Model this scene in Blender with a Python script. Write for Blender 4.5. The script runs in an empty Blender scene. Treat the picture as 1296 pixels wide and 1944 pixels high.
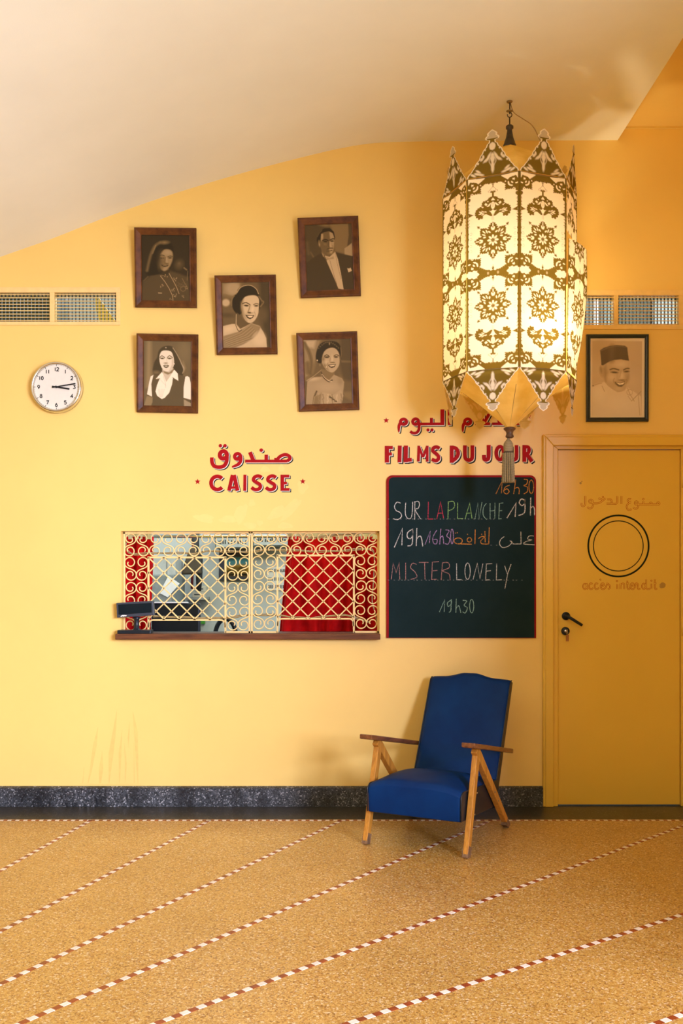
import bpy, bmesh, math, random
import numpy as np
from mathutils import Vector, Matrix

random.seed(7)
R = math.radians
# ---------------------------------------------------------------- camera, light, exposure
D = 5.6            # camera to back wall (m)
S = 330.0          # picture pixels per metre on the back wall
CX, HY, CZ = 648.0, 1089.0, 1.336   # principal column, horizon row, camera height
scene = bpy.context.scene
col = scene.collection

cam_d = bpy.data.cameras.new('camera')
cam_d.sensor_fit = 'VERTICAL'
cam_d.sensor_height = 36.0
cam_d.lens = S * D / 1944.0 * 36.0
cam_d.shift_y = (HY - 972.0) / 1944.0
cam = bpy.data.objects.new('camera', cam_d)
cam.location = (0, -D, CZ)
cam.rotation_euler = (R(90), 0, 0)
col.objects.link(cam)
scene.camera = cam

vs = scene.view_settings
vs.view_transform = 'Standard'
vs.look = 'None'
vs.gamma = 1.0
vs.use_curve_mapping = False
vs.exposure = 0.0
scene.cycles.max_bounces = 10
scene.cycles.diffuse_bounces = 6
scene.cycles.glossy_bounces = 4
scene.cycles.transmission_bounces = 6
scene.cycles.use_denoising = True
scene.cycles.sample_clamp_indirect = 6.0

world = bpy.data.worlds.new('world')
scene.world = world
world.use_nodes = True
bg = world.node_tree.nodes['Background']
bg.inputs[0].default_value = (0.72, 0.83, 1.0, 1)
bg.inputs[1].default_value = 1.0


def area_light(name, loc, target, sx, sy, power, colr, spread=180):
    d = bpy.data.lights.new(name, 'AREA')
    d.shape = 'RECTANGLE'
    d.size, d.size_y = sx, sy
    d.energy = power
    d.color = colr
    d.spread = R(spread)
    o = bpy.data.objects.new(name, d)
    o.location = loc
    o.rotation_euler = (Vector(target) - Vector(loc)).to_track_quat('-Z', 'Y').to_euler()
    col.objects.link(o)
    return o


# daylight of the glazed street entrance, in the right-hand wall nearer the viewer
KEY = area_light('entrance_daylight', (5.0, -9.0, 2.7), (-0.6, 0.0, 1.0), 3.6, 2.2, 1340, (0.93, 1.0, 1.5))
BOUNCE = area_light('ceiling_bounce_fill', (2.75, -6.2, 0.25), (-2.0, -6.0, 3.8), 3.0, 0.8, 205, (0.96, 1.0, 1.14), 125)  # added helper lamp, imitates daylight bounced up to the ceiling
# added warm fill behind the viewer, standing in for wall and floor bounce
FILL = area_light('warm_fill', (-0.3, -8.6, 2.3), (0.3, 0.0, 1.9), 3.4, 1.2, 40, (1.0, 0.64, 0.06))
BACK = area_light('back_room_fill', (-0.3, 0.45, 2.35), (-0.3, 2.5, 3.45), 4.2, 0.25, 60, (0.90, 0.98, 1.0))  # extra lamp, added to brighten what shows through the vents
# cold tube light inside the ticket booth
BOOTH = area_light('booth_tube_light', (-0.35, 1.25, 3.5), (-0.35, 1.0, 0.0), 3.6, 0.5, 110, (0.86, 0.97, 1.0))


# ---------------------------------------------------------------- helpers
def W(px, py, d=0.0):
    """Point on the plane d metres in front of the back wall seen at that picture position."""
    s = S * D / (D - d)
    return Vector(((px - CX) / s, -d, CZ + (HY - py) / s))


def floor_pt(px, py):
    s = (py - HY) / CZ
    d = D - S * D / s
    return Vector(((px - CX) / s, -d, 0.0))


OFF = {}


class MB:
    def __init__(self):
        self.v, self.f, self.m, self.s = [], [], [], []

    def add(self, verts, faces, mat=0, smooth=False):
        b = len(self.v)
        self.v += [tuple(p) for p in verts]
        for f in faces:
            self.f.append(tuple(b + i for i in f))
            self.m.append(mat)
            self.s.append(smooth)

    def box(self, x0, x1, y0, y1, z0, z1, mat=0):
        v = [(x, y, z) for x in (x0, x1) for y in (y0, y1) for z in (z0, z1)]
        f = [(0, 1, 3, 2), (4, 6, 7, 5), (0, 4, 5, 1), (2, 3, 7, 6), (0, 2, 6, 4), (1, 5, 7, 3)]
        self.add(v, f, mat)

    def hexa(self, pts, mat=0):
        """eight corners: four of one end, then four of the other, same order"""
        f = [(3, 2, 1, 0), (4, 5, 6, 7)] + [(i, (i + 1) % 4, 4 + (i + 1) % 4, 4 + i) for i in range(4)]
        self.add(pts, f, mat)

    def tube(self, pts, r, n=8, mat=0, closed=False, flat=None):
        pts = [Vector(p) for p in pts]
        N = len(pts)
        rr = r if isinstance(r, (list, tuple)) else [r] * N
        up = None
        rings = []
        for i, p in enumerate(pts):
            a = pts[(i - 1) % N] if (closed or i > 0) else p
            b = pts[(i + 1) % N] if (closed or i < N - 1) else p
            t = (b - a)
            if t.length < 1e-9:
                t = Vector((0, 0, 1))
            t.normalize()
            if up is None:
                up = Vector((0, 1, 0)) if abs(t.y) < 0.9 else Vector((1, 0, 0))
            up = (up - t * up.dot(t))
            if up.length < 1e-6:
                up = t.orthogonal()
            up.normalize()
            sd = t.cross(up)
            ring = []
            for k in range(n):
                th = 2 * math.pi * (k + 0.5) / n
                c, s_ = math.cos(th) * rr[i], math.sin(th) * rr[i]
                if flat:
                    c *= flat
                ring.append(p + up * c + sd * s_)
            rings.append(ring)
        v = [q for ring in rings for q in ring]
        f = []
        for i in range(N if closed else N - 1):
            j = (i + 1) % N
            for k in range(n):
                l = (k + 1) % n
                f.append((i * n + k, i * n + l, j * n + l, j * n + k))
        if not closed:
            f.append(tuple(range(n - 1, -1, -1)))
            f.append(tuple((N - 1) * n + k for k in range(n)))
        self.add(v, f, mat, n > 4)

    def lathe(self, prof, c=(0, 0, 0), n=32, mat=0, axis='z', smooth=True):
        v, f = [], []
        M = len(prof)
        for (r, h) in prof:
            for k in range(n):
                a = 2 * math.pi * k / n
                if axis == 'z':
                    v.append((c[0] + r * math.cos(a), c[1] + r * math.sin(a), c[2] + h))
                else:
                    v.append((c[0] + r * math.cos(a), c[1] - h, c[2] + r * math.sin(a)))
        for i in range(M - 1):
            for k in range(n):
                l = (k + 1) % n
                f.append((i * n + k, i * n + l, (i + 1) * n + l, (i + 1) * n + k))
        if prof[0][0] > 1e-6:
            f.append(tuple(range(n - 1, -1, -1)))
        if prof[-1][0] > 1e-6:
            f.append(tuple((M - 1) * n + k for k in range(n)))
        self.add(v, f, mat, smooth)

    def prism(self, poly, y0, y1, mat=0):
        """poly: list of (x,z), extruded from y0 to y1"""
        n = len(poly)
        v = [(x, y0, z) for x, z in poly] + [(x, y1, z) for x, z in poly]
        f = [tuple(range(n)), tuple(range(2 * n - 1, n - 1, -1))]
        f += [(i, n + i, n + (i + 1) % n, (i + 1) % n) for i in range(n)]
        self.add(v, f, mat)

    def flat(self, poly, y, mat=0):
        self.k = getattr(self, 'k', 0) + 1
        y -= self.k * 1e-5
        self.add([(x, y, z) for x, z in poly], [tuple(range(len(poly)))], mat)

    def ribbon(self, pts, w, y, mat=0, closed=False):
        """flat brush stroke in a vertical plane; pts (x,z)"""
        P = [Vector(p) for p in pts]
        N = len(P)
        ww = w if isinstance(w, (list, tuple)) else [w] * N
        L, Rr = [], []
        for i in range(N):
            a = P[(i - 1) % N] if (closed or i > 0) else None
            b = P[(i + 1) % N] if (closed or i < N - 1) else None
            ds = []
            if a is not None and (P[i] - a).length > 1e-9:
                ds.append((P[i] - a).normalized())
            if b is not None and (b - P[i]).length > 1e-9:
                ds.append((b - P[i]).normalized())
            if not ds:
                ds = [Vector((1, 0))]
            t = sum(ds, Vector((0, 0)))
            if t.length < 1e-6:
                t = ds[0].copy()
            t.normalize()
            nrm = Vector((-t.y, t.x))
            c = abs(nrm.dot(Vector((-ds[0].y, ds[0].x))))
            h = ww[i] * 0.5 / max(c, 0.45)
            L.append(P[i] + nrm * h)
            Rr.append(P[i] - nrm * h)
        self.k = getattr(self, 'k', 0) + 1
        y -= self.k * 1e-5
        v = [(p.x, y, p.y) for p in L] + [(p.x, y, p.y) for p in Rr]
        f = [(i, (i + 1) % N, N + (i + 1) % N, N + i) for i in range(N if closed else N - 1)]
        self.add(v, f, mat)

    def build(self, name, mats, parent=None, local=False, bevel=0.0, weld=False, seg=2):
        me = bpy.data.meshes.new(name)
        off = Vector((0, 0, 0))
        if parent is not None and not local:
            off = OFF.get(parent.name, Vector((0, 0, 0)))
        me.from_pydata([(p[0] - off.x, p[1] - off.y, p[2] - off.z) for p in self.v], [], self.f)
        if not isinstance(mats, (list, tuple)):
            mats = [mats]
        for m in mats:
            me.materials.append(m)
        me.polygons.foreach_set('material_index', self.m)
        me.polygons.foreach_set('use_smooth', self.s)
        bm = bmesh.new()
        bm.from_mesh(me)
        if weld:
            bmesh.ops.remove_doubles(bm, verts=bm.verts, dist=1e-5)
        bmesh.ops.recalc_face_normals(bm, faces=bm.faces)
        bm.to_mesh(me)
        bm.free()
        o = bpy.data.objects.new(name, me)
        col.objects.link(o)
        if parent is not None:
            o.parent = parent
            OFF[o.name] = off
        if bevel:
            b = o.modifiers.new('bevel', 'BEVEL')
            b.width = bevel
            b.segments = seg
            b.limit_method = 'ANGLE'
        return o


def thing(name, label, cat, loc, rz=0.0, group=None):
    o = bpy.data.objects.new(name, None)
    o.location = loc
    o.rotation_euler = (0, 0, rz)
    o.empty_display_size = 0.1
    col.objects.link(o)
    OFF[o.name] = Vector(loc)
    tag(o, label, cat, group)
    return o


def tag(o, label, cat, group=None):
    o['label'] = label
    o['category'] = cat
    if group:
        o['group'] = group
    return o


def struct(o, label=None):
    o['kind'] = 'structure'
    if label:
        o['label'] = label
    return o


# ---- smooth curves through points
def spline(pts, k=6, closed=False):
    P = [Vector(p) for p in pts]
    N = len(P)
    out = []
    rng = N if closed else N - 1
    for i in range(rng):
        p0 = P[(i - 1) % N] if (closed or i > 0) else P[i]
        p1 = P[i]
        p2 = P[(i + 1) % N]
        p3 = P[(i + 2) % N] if (closed or i + 2 < N) else p2
        for j in range(k):
            t = j / k
            out.append(0.5 * ((2 * p1) + (p2 - p0) * t + (2 * p0 - 5 * p1 + 4 * p2 - p3) * t * t
                              + (3 * p1 - p0 - 3 * p2 + p3) * t ** 3))
    if not closed:
        out.append(P[-1])
    return out


def arc(cx, cy, rx, ry, a0, a1, n=20):
    """angles in degrees; y grows downwards as in a picture"""
    return [(cx + rx * math.cos(R(a0 + (a1 - a0) * i / n)), cy - ry * math.sin(R(a0 + (a1 - a0) * i / n)))
            for i in range(n + 1)]


# ---- tone painter: evaluates soft shapes at sample points
class Art:
    def __init__(self, x, y, base):
        self.x, self.y = x, y
        self.v = np.full(x.shape, float(base))

    def _mix(self, a, val, idx):
        self.v[idx] += (val - self.v[idx]) * a

    def poly(self, pts, val, soft=8, alpha=1.0, smooth=False):
        if smooth:
            pts = [tuple(p) for p in spline(pts, 4, True)]
        P = np.array(pts, float)
        m = soft
        idx = np.where((self.x > P[:, 0].min() - m) & (self.x < P[:, 0].max() + m) &
                       (self.y > P[:, 1].min() - m) & (self.y < P[:, 1].max() + m))[0]
        if not len(idx):
            return self
        x, y = self.x[idx], self.y[idx]
        inside = np.zeros(len(idx), bool)
        dist = np.full(len(idx), 1e9)
        n = len(P)
        for i in range(n):
            ax, ay = P[i]
            bx, by = P[(i + 1) % n]
            dx, dy = bx - ax, by - ay
            L2 = dx * dx + dy * dy + 1e-12
            t = np.clip(((x - ax) * dx + (y - ay) * dy) / L2, 0, 1)
            dist = np.minimum(dist, (x - ax - t * dx) ** 2 + (y - ay - t * dy) ** 2)
            if dy != 0:
                c = ((ay > y) != (by > y)) & (x < ax + dx * (y - ay) / dy)
                inside ^= c
        sd = np.sqrt(dist) * np.where(inside, 1, -1)
        self._mix(np.clip(0.5 + sd / soft, 0, 1) * alpha, val, idx)
        return self

    def ell(self, cx, cy, rx, ry, val, rot=0.0, soft=8, alpha=1.0):
        c, s = math.cos(R(rot)), math.sin(R(rot))
        dx, dy = self.x - cx, self.y - cy
        u, w = (dx * c + dy * s) / rx, (-dx * s + dy * c) / ry
        r = np.sqrt(u * u + w * w)
        sd = (1 - r) * min(rx, ry)
        a = np.clip(0.5 + sd / soft, 0, 1) * alpha
        self.v += (val - self.v) * a
        return self

    def ring(self, cx, cy, rx, w, val, soft=6):
        r = np.hypot(self.x - cx, self.y - cy)
        a = np.clip(0.5 + (w / 2 - np.abs(r - rx)) / soft, 0, 1)
        self.v += (val - self.v) * a
        return self

    def line(self, pts, w, val, soft=6, alpha=1.0):
        P = np.array(pts, float)
        m = w + soft
        idx = np.where((self.x > P[:, 0].min() - m) & (self.x < P[:, 0].max() + m) &
                       (self.y > P[:, 1].min() - m) & (self.y < P[:, 1].max() + m))[0]
        if not len(idx):
            return self
        x, y = self.x[idx], self.y[idx]
        dist = np.full(len(idx), 1e9)
        for i in range(len(P) - 1):
            ax, ay = P[i]
            dx, dy = P[i + 1] - P[i]
            L2 = dx * dx + dy * dy + 1e-12
            t = np.clip(((x - ax) * dx + (y - ay) * dy) / L2, 0, 1)
            dist = np.minimum(dist, (x - ax - t * dx) ** 2 + (y - ay - t * dy) ** 2)
        a = np.clip(0.5 + (w / 2 - np.sqrt(dist)) / soft, 0, 1) * alpha
        self._mix(a, val, idx)
        return self


def srgb(r, g, b):
    def f(c):
        c /= 255.0
        return c / 12.92 if c <= 0.04045 else ((c + 0.055) / 1.055) ** 2.4
    return (f(r), f(g), f(b))


def grid_mesh(name, nx, ny, fn, rgb, mat, parent=None, local=False):
    """fn(u,v)->3-D point arrays; rgb: (n,3) linear colours stored on the vertices"""
    u, v = np.meshgrid(np.linspace(0, 1, nx), np.linspace(0, 1, ny))
    pts = fn(u.ravel(), v.ravel())
    off = Vector((0, 0, 0))
    if parent is not None and not local:
        off = OFF.get(parent.name, off)
    pts = pts - np.array(off)
    i = np.arange(nx * ny).reshape(ny, nx)
    f = np.stack([i[:-1, :-1], i[1:, :-1], i[1:, 1:], i[:-1, 1:]], -1).reshape(-1, 4)
    me = bpy.data.meshes.new(name)
    me.from_pydata(pts.tolist(), [], f.tolist())
    at = me.color_attributes.new('tone', 'FLOAT_COLOR', 'POINT')
    at.data.foreach_set('color', np.concatenate([rgb, np.ones((len(rgb), 1))], 1).astype(np.float32).ravel())
    me.materials.append(mat)
    me.polygons.foreach_set('use_smooth', [True] * len(f))
    o = bpy.data.objects.new(name, me)
    col.objects.link(o)
    if parent is not None:
        o.parent = parent
        OFF[o.name] = off
    return o


# ---------------------------------------------------------------- materials
class Mat:
    def __init__(self, name, base=(0.8, 0.8, 0.8), rough=0.5, metal=0.0, spec=0.5, coat=0.0, coat_rough=0.1):
        self.m = bpy.data.materials.new(name)
        self.m.use_nodes = True
        self.nt = self.m.node_tree
        self.b = self.nt.nodes['Principled BSDF']
        self.b.inputs['Base Color'].default_value = (*base, 1)
        self.b.inputs['Roughness'].default_value = rough
        self.b.inputs['Metallic'].default_value = metal
        self.b.inputs['Specular IOR Level'].default_value = spec
        self.b.inputs['Coat Weight'].default_value = coat
        self.b.inputs['Coat Roughness'].default_value = coat_rough
        self._tc = None

    def n(self, t, **kw):
        nd = self.nt.nodes.new(t)
        for k, v in kw.items():
            setattr(nd, k, v)
        return nd

    def link(self, a, b):
        self.nt.links.new(a, b)

    def coord(self, scale=(1, 1, 1), rot=(0, 0, 0)):
        tc = self.n('ShaderNodeTexCoord')
        mp = self.n('ShaderNodeMapping')
        mp.inputs['Scale'].default_value = scale
        mp.inputs['Rotation'].default_value = rot
        self.link(tc.outputs['Object'], mp.inputs['Vector'])
        return mp.outputs['Vector']

    def noise(self, scale, detail=3, rough=0.5, vec=None):
        nd = self.n('ShaderNodeTexNoise')
        nd.inputs['Scale'].default_value = scale
        nd.inputs['Detail'].default_value = detail
        nd.inputs['Roughness'].default_value = rough
        self.link(vec if vec is not None else self.coord(), nd.inputs['Vector'])
        return nd.outputs['Fac']

    def ramp(self, fac, stops, interp='LINEAR'):
        nd = self.n('ShaderNodeValToRGB')
        cr = nd.color_ramp
        cr.interpolation = interp
        while len(cr.elements) < len(stops):
            cr.elements.new(0.5)
        for e, (p, c) in zip(cr.elements, stops):
            e.position = p
            e.color = (*c, 1) if len(c) == 3 else c
        self.link(fac, nd.inputs['Fac'])
        return nd.outputs['Color']

    def mix(self, a, b, fac=0.5, mode='MIX'):
        nd = self.n('ShaderNodeMix', data_type='RGBA', blend_type=mode)
        for sock, val in ((nd.inputs[0], fac), (nd.inputs[6], a), (nd.inputs[7], b)):
            if hasattr(val, 'node'):
                self.link(val, sock)
            elif isinstance(val, (int, float)):
                sock.default_value = val
            else:
                sock.default_value = (*val, 1)
        return nd.outputs[2]

    def color(self, sock):
        self.link(sock, self.b.inputs['Base Color'])
        return self

    def bump(self, h, strength=0.1, dist=0.01):
        nd = self.n('ShaderNodeBump')
        nd.inputs['Strength'].default_value = strength
        nd.inputs['Distance'].default_value = dist
        self.link(h, nd.inputs['Height'])
        self.link(nd.outputs['Normal'], self.b.inputs['Normal'])
        return self


def plain(name, rgb, rough=0.5, metal=0.0, var=0.08, scale=30, **kw):
    m = Mat(name, rgb, rough, metal, **kw)
    dk = tuple(c * (1 - var) for c in rgb)
    lt = tuple(min(1, c * (1 + var)) for c in rgb)
    m.color(m.ramp(m.noise(scale), [(0.3, dk), (0.7, lt)]))
    return m.m


def wall_paint(name, base, rough, spec=0.5):
    m = Mat(name, base, rough, spec=spec)
    big = m.noise(1.3, 4, 0.6)
    dk = tuple(c * 0.955 for c in base)
    lt = tuple(min(1, c * 1.03) for c in base)
    c1 = m.ramp(big, [(0.3, dk), (0.7, lt)])
    m.color(c1)
    m.bump(m.noise(140, 3, 0.6), 0.06, 0.004)
    return m.m


WALL_RGB = (0.86, 0.605, 0.165)
M_wall = wall_paint('yellow_wall_paint', WALL_RGB, 0.42, 0.5)
M_door = wall_paint('yellow_gloss_paint', (0.78, 0.50, 0.06), 0.33, 0.5)
M_wall2 = wall_paint('ochre_foyer_paint', (0.80, 0.57, 0.16), 0.6, 0.3)
M_ceil = wall_paint('cream_ceiling_paint', (0.87, 0.88, 0.74), 0.75, 0.2)
M_iron = plain('yellow_painted_iron', (0.86, 0.62, 0.23), 0.4, var=0.05)
M_red = plain('red_sign_paint', (0.36, 0.004, 0.006), 0.6, var=0.06, spec=0.12)
M_white = plain('white_sign_paint', (0.82, 0.78, 0.64), 0.5, var=0.04, spec=0.2)
M_black = plain('black_sign_paint', (0.008, 0.012, 0.013), 0.6, spec=0.12)
M_blackpl = plain('black_plastic', (0.010, 0.016, 0.020), 0.3, spec=0.3)
M_greypl = plain('dark_grey_plastic', (0.04, 0.048, 0.058), 0.42, spec=0.3)
M_screen = plain('dark_screen', (0.006, 0.014, 0.017), 0.08)
M_chrome = plain('chrome', (0.72, 0.70, 0.64), 0.16, 1.0, var=0.03)
M_clockface = plain('white_dial', (0.74, 0.71, 0.58), 0.5, var=0.02, spec=0.2)
M_ink = plain('dark_dial_ink', (0.016, 0.016, 0.014), 0.6, spec=0.1)
M_blackframe = plain('black_frame_lacquer', (0.010, 0.018, 0.02), 0.3)
M_dullbrass = plain('dull_brass', (0.30, 0.22, 0.10), 0.4, 0.8)


def wood(name, dark, light, rough=0.4, scale=(6, 60, 60), coat=0.15, spec=0.35):
    m = Mat(name, light, rough, coat=coat, coat_rough=0.25, spec=spec)
    v = m.coord(scale)
    w = m.noise(1.0, 5, 0.65, v)
    m.color(m.ramp(w, [(0.28, dark), (0.72, light)]))
    m.bump(w, 0.15, 0.002)
    return m.m


M_frame = wood('mahogany_frame_wood', (0.045, 0.014, 0.003), (0.165, 0.056, 0.009), 0.45, (14, 40, 14), 0.03, 0.22)
M_sill = wood('worn_sill_wood', (0.06, 0.022, 0.010), (0.20, 0.075, 0.026), 0.5, (5, 50, 60), 0.0, 0.15)
M_leg = wood('orange_chair_wood', (0.34, 0.13, 0.015), (0.64, 0.29, 0.035), 0.45, (70, 70, 7), 0.05)
M_arm = wood('brown_armrest_wood', (0.07, 0.024, 0.008), (0.27, 0.10, 0.03), 0.35, (60, 7, 60))
M_legtip = wood('scuffed_leg_end', (0.06, 0.035, 0.02), (0.32, 0.18, 0.08), 0.55, (50, 50, 9), 0.0)
M_finial = wood('turned_lantern_wood', (0.05, 0.025, 0.012), (0.16, 0.08, 0.035), 0.4, (20, 20, 60))
M_spindle = wood('dark_spindle_wood', (0.02, 0.016, 0.012), (0.07, 0.055, 0.04), 0.4, (20, 20, 60))


def leather():
    m = Mat('blue_leatherette', (0.005, 0.035, 0.19), 0.5, spec=0.12)
    worn = m.noise(4.5, 4, 0.6)
    m.color(m.ramp(worn, [(0.35, (0.0015, 0.021, 0.092)), (0.72, (0.002, 0.035, 0.135))]))
    m.bump(m.noise(320, 2, 0.6), 0.08, 0.002)
    return m.m


M_leather = leather()
M_blackleather = plain('black_leatherette', (0.010, 0.012, 0.014), 0.4)


def terrazzo(name, stops, scale, rough, blotch=0.12):
    m = Mat(name, stops[0][1], rough, spec=0.5)
    vo = m.n('ShaderNodeTexVoronoi')
    vo.inputs['Scale'].default_value = scale
    m.link(m.coord(), vo.inputs['Vector'])
    sep = m.n('ShaderNodeSeparateColor')
    m.link(vo.outputs['Color'], sep.inputs['Color'])
    chips = m.ramp(sep.outputs[0], stops, 'CONSTANT')
    vo2 = m.n('ShaderNodeTexVoronoi')
    vo2.inputs['Scale'].default_value = scale * 2.3
    m.link(m.coord(), vo2.inputs['Vector'])
    sep2 = m.n('ShaderNodeSeparateColor')
    m.link(vo2.outputs['Color'], sep2.inputs['Color'])
    fine = m.ramp(sep2.outputs[1], stops, 'CONSTANT')
    c = m.mix(chips, fine, 0.38)
    bl = m.ramp(m.noise(2.2, 4, 0.6), [(0.3, (1 - blotch,) * 3), (0.7, (1.0, 1.0, 1.0))])
    m.color(m.mix(c, bl, 1.0, 'MULTIPLY'))
    rr = m.n('ShaderNodeMapRange')
    rr.inputs['To Min'].default_value = rough * 0.8
    rr.inputs['To Max'].default_value = rough * 1.25
    m.link(m.noise(5, 4), rr.inputs['Value'])
    m.link(rr.outputs[0], m.b.inputs['Roughness'])
    return m.m


M_floor = terrazzo('ochre_terrazzo', [(0.0, (0.20, 0.075, 0.012)), (0.09, (0.42, 0.205, 0.034)), (0.40, (0.58, 0.335, 0.072)),
                                     (0.72, (0.66, 0.43, 0.12)), (0.93, (0.82, 0.68, 0.42))], 165, 0.30)
M_strip = terrazzo('charcoal_terrazzo', [(0.0, (0.012, 0.012, 0.009)), (0.45, (0.030, 0.028, 0.021)), (0.80, (0.055, 0.050, 0.036)),
                                        (0.96, (0.20, 0.19, 0.16))], 190, 0.30)


def base_terrazzo():
    m = Mat('grey_speckled_terrazzo', (0.06, 0.07, 0.08), 0.42, spec=0.5)
    vo = m.n('ShaderNodeTexVoronoi')
    vo.inputs['Scale'].default_value = 170
    m.link(m.coord(), vo.inputs['Vector'])
    sep = m.n('ShaderNodeSeparateColor')
    m.link(vo.outputs['Color'], sep.inputs['Color'])
    chips = m.ramp(sep.outputs[0], [(0, (0.018, 0.023, 0.025)), (0.3, (0.057, 0.063, 0.066)), (0.72, (0.108, 0.114, 0.115)),
                                    (0.92, (0.36, 0.36, 0.34))], 'CONSTANT')
    dirt = m.ramp(m.noise(9, 5, 0.7, m.coord((1, 1, 0.35))), [(0.36, (0.22, 0.24, 0.26)), (0.6, (1, 1, 1))])
    m.color(m.mix(chips, dirt, 1.0, 'MULTIPLY'))
    return m.m


M_base = base_terrazzo()
M_tilered = plain('red_brown_tile', srgb(140, 62, 28), 0.32, var=0.25, scale=22)
M_tilecream = plain('cream_tile', (0.80, 0.73, 0.60), 0.32, var=0.1, scale=22)


def tone_mat(name, rough, coat=0.0, spec=0.07):
    m = Mat(name, (0.5, 0.5, 0.5), rough, coat=coat, coat_rough=0.08)
    m.b.inputs['Specular IOR Level'].default_value = spec
    a = m.n('ShaderNodeVertexColor')
    a.layer_name = 'tone'
    m.color(a.outputs['Color'])
    return m.m


M_photo = tone_mat('sepia_photo_print', 0.4, 0.0)
M_glazed = tone_mat('glazed_photo_print', 0.35, 0.35, 0.3)


def parchment(name, printed):
    m = bpy.data.materials.new(name)
    m.use_nodes = True
    nt = m.node_tree
    for n in list(nt.nodes):
        if n.type != 'OUTPUT_MATERIAL':
            nt.nodes.remove(n)
    out = [n for n in nt.nodes if n.type == 'OUTPUT_MATERIAL'][0]
    d = nt.nodes.new('ShaderNodeBsdfDiffuse')
    t = nt.nodes.new('ShaderNodeBsdfTranslucent')
    mx = nt.nodes.new('ShaderNodeMixShader')
    mx.inputs[0].default_value = 0.19
    if printed:
        a = nt.nodes.new('ShaderNodeVertexColor')
        a.layer_name = 'tone'
        geo = nt.nodes.new('ShaderNodeNewGeometry')
        bk = nt.nodes.new('ShaderNodeMix')
        bk.data_type = 'RGBA'
        bk.inputs[7].default_value = (0.70, 0.51, 0.14, 1)
        nt.links.new(geo.outputs['Backfacing'], bk.inputs[0])
        nt.links.new(a.outputs['Color'], bk.inputs[6])
        nt.links.new(a.outputs['Color'], t.inputs['Color'])
        src = bk.outputs[2]
    else:
        nz = nt.nodes.new('ShaderNodeTexNoise')
        nz.inputs['Scale'].default_value = 9
        nz.inputs['Detail'].default_value = 4
        rp = nt.nodes.new('ShaderNodeValToRGB')
        rp.color_ramp.elements[0].position = 0.3
        rp.color_ramp.elements[1].position = 0.75
        rp.color_ramp.elements[0].color = (0.62, 0.40, 0.08, 1)
        rp.color_ramp.elements[1].color = (0.80, 0.58, 0.17, 1)
        tc = nt.nodes.new('ShaderNodeTexCoord')
        nt.links.new(tc.outputs['Object'], nz.inputs['Vector'])
        nt.links.new(nz.outputs['Fac'], rp.inputs['Fac'])
        src = rp.outputs['Color']
        mx.inputs[0].default_value = 0.10
    nt.links.new(src, d.inputs['Color'])
    if not printed:
        nt.links.new(src, t.inputs['Color'])
    nt.links.new(d.outputs[0], mx.inputs[1])
    nt.links.new(t.outputs[0], mx.inputs[2])
    nt.links.new(mx.outputs[0], out.inputs['Surface'])
    return m


M_parch = parchment('printed_parchment', True)
M_skin = parchment('plain_parchment', False)


def emit(name, rgb, strength):
    m = bpy.data.materials.new(name)
    m.use_nodes = True
    nt = m.node_tree
    b = nt.nodes['Principled BSDF']
    b.inputs['Base Color'].default_value = (*rgb, 1)
    b.inputs['Emission Color'].default_value = (*rgb, 1)
    b.inputs['Emission Strength'].default_value = strength
    return m


BULB_STRENGTH = 225.0
M_bulb = emit('lit_bulb', (1.0, 0.82, 0.55), BULB_STRENGTH)


# ================================================================ THE ROOM
XL, XR, YF, ZT = -4.6, 2.14, -9.4, 3.905
WT = 0.085


def px_rect(x0, y0, x1, y1):
    a, b = W(x0, y0), W(x1, y1)
    return (a.x, b.x, b.z, a.z)      # x0,x1,z0,z1


H_TICKET = px_rect(229.5, 1008, 720, 1207)
H_VENTS = [px_rect(-25, 555.5, 94.5, 611), px_rect(103.5, 555.5, 220.5, 611),
           px_rect(1048, 561, 1165, 617), px_rect(1173, 561, 1288, 618)]
H_DOOR = (W(1046, 0).x, W(1302, 0).x, 0.0, W(0, 850).z)


def wall_holes(mb, x0, x1, z0, z1, y0, y1, holes):
    xs = sorted({x0, x1, *[h[0] for h in holes], *[h[1] for h in holes]})
    zs = sorted({z0, z1, *[h[2] for h in holes], *[h[3] for h in holes]})

    def hole(i, j):
        if i < 0 or j < 0 or i >= len(xs) - 1 or j >= len(zs) - 1:
            return True
        cx, cz = (xs[i] + xs[i + 1]) / 2, (zs[j] + zs[j + 1]) / 2
        return any(h[0] < cx < h[1] and h[2] < cz < h[3] for h in holes)
    for i in range(len(xs) - 1):
        for j in range(len(zs) - 1):
            if hole(i, j):
                continue
            a, b, c, d = xs[i], xs[i + 1], zs[j], zs[j + 1]
            mb.add([(a, y0, c), (b, y0, c), (b, y0, d), (a, y0, d)], [(0, 1, 2, 3)])
            mb.add([(a, y1, c), (b, y1, c), (b, y1, d), (a, y1, d)], [(3, 2, 1, 0)])
            if hole(i - 1, j):
                mb.add([(a, y0, c), (a, y1, c), (a, y1, d), (a, y0, d)], [(3, 2, 1, 0)])
            if hole(i + 1, j):
                mb.add([(b, y0, c), (b, y1, c), (b, y1, d), (b, y0, d)], [(0, 1, 2, 3)])
            if hole(i, j - 1):
                mb.add([(a, y0, c), (b, y0, c), (b, y1, c), (a, y1, c)], [(3, 2, 1, 0)])
            if hole(i, j + 1):
                mb.add([(a, y0, d), (b, y0, d), (b, y1, d), (a, y1, d)], [(0, 1, 2, 3)])


mb = MB()
wall_holes(mb, XL, XR, 0.0, ZT, 0.0, WT, [H_TICKET, H_DOOR] + H_VENTS)
wall_back = struct(mb.build('wall_back', M_wall, weld=True), 'yellow painted wall with the ticket window')

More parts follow.
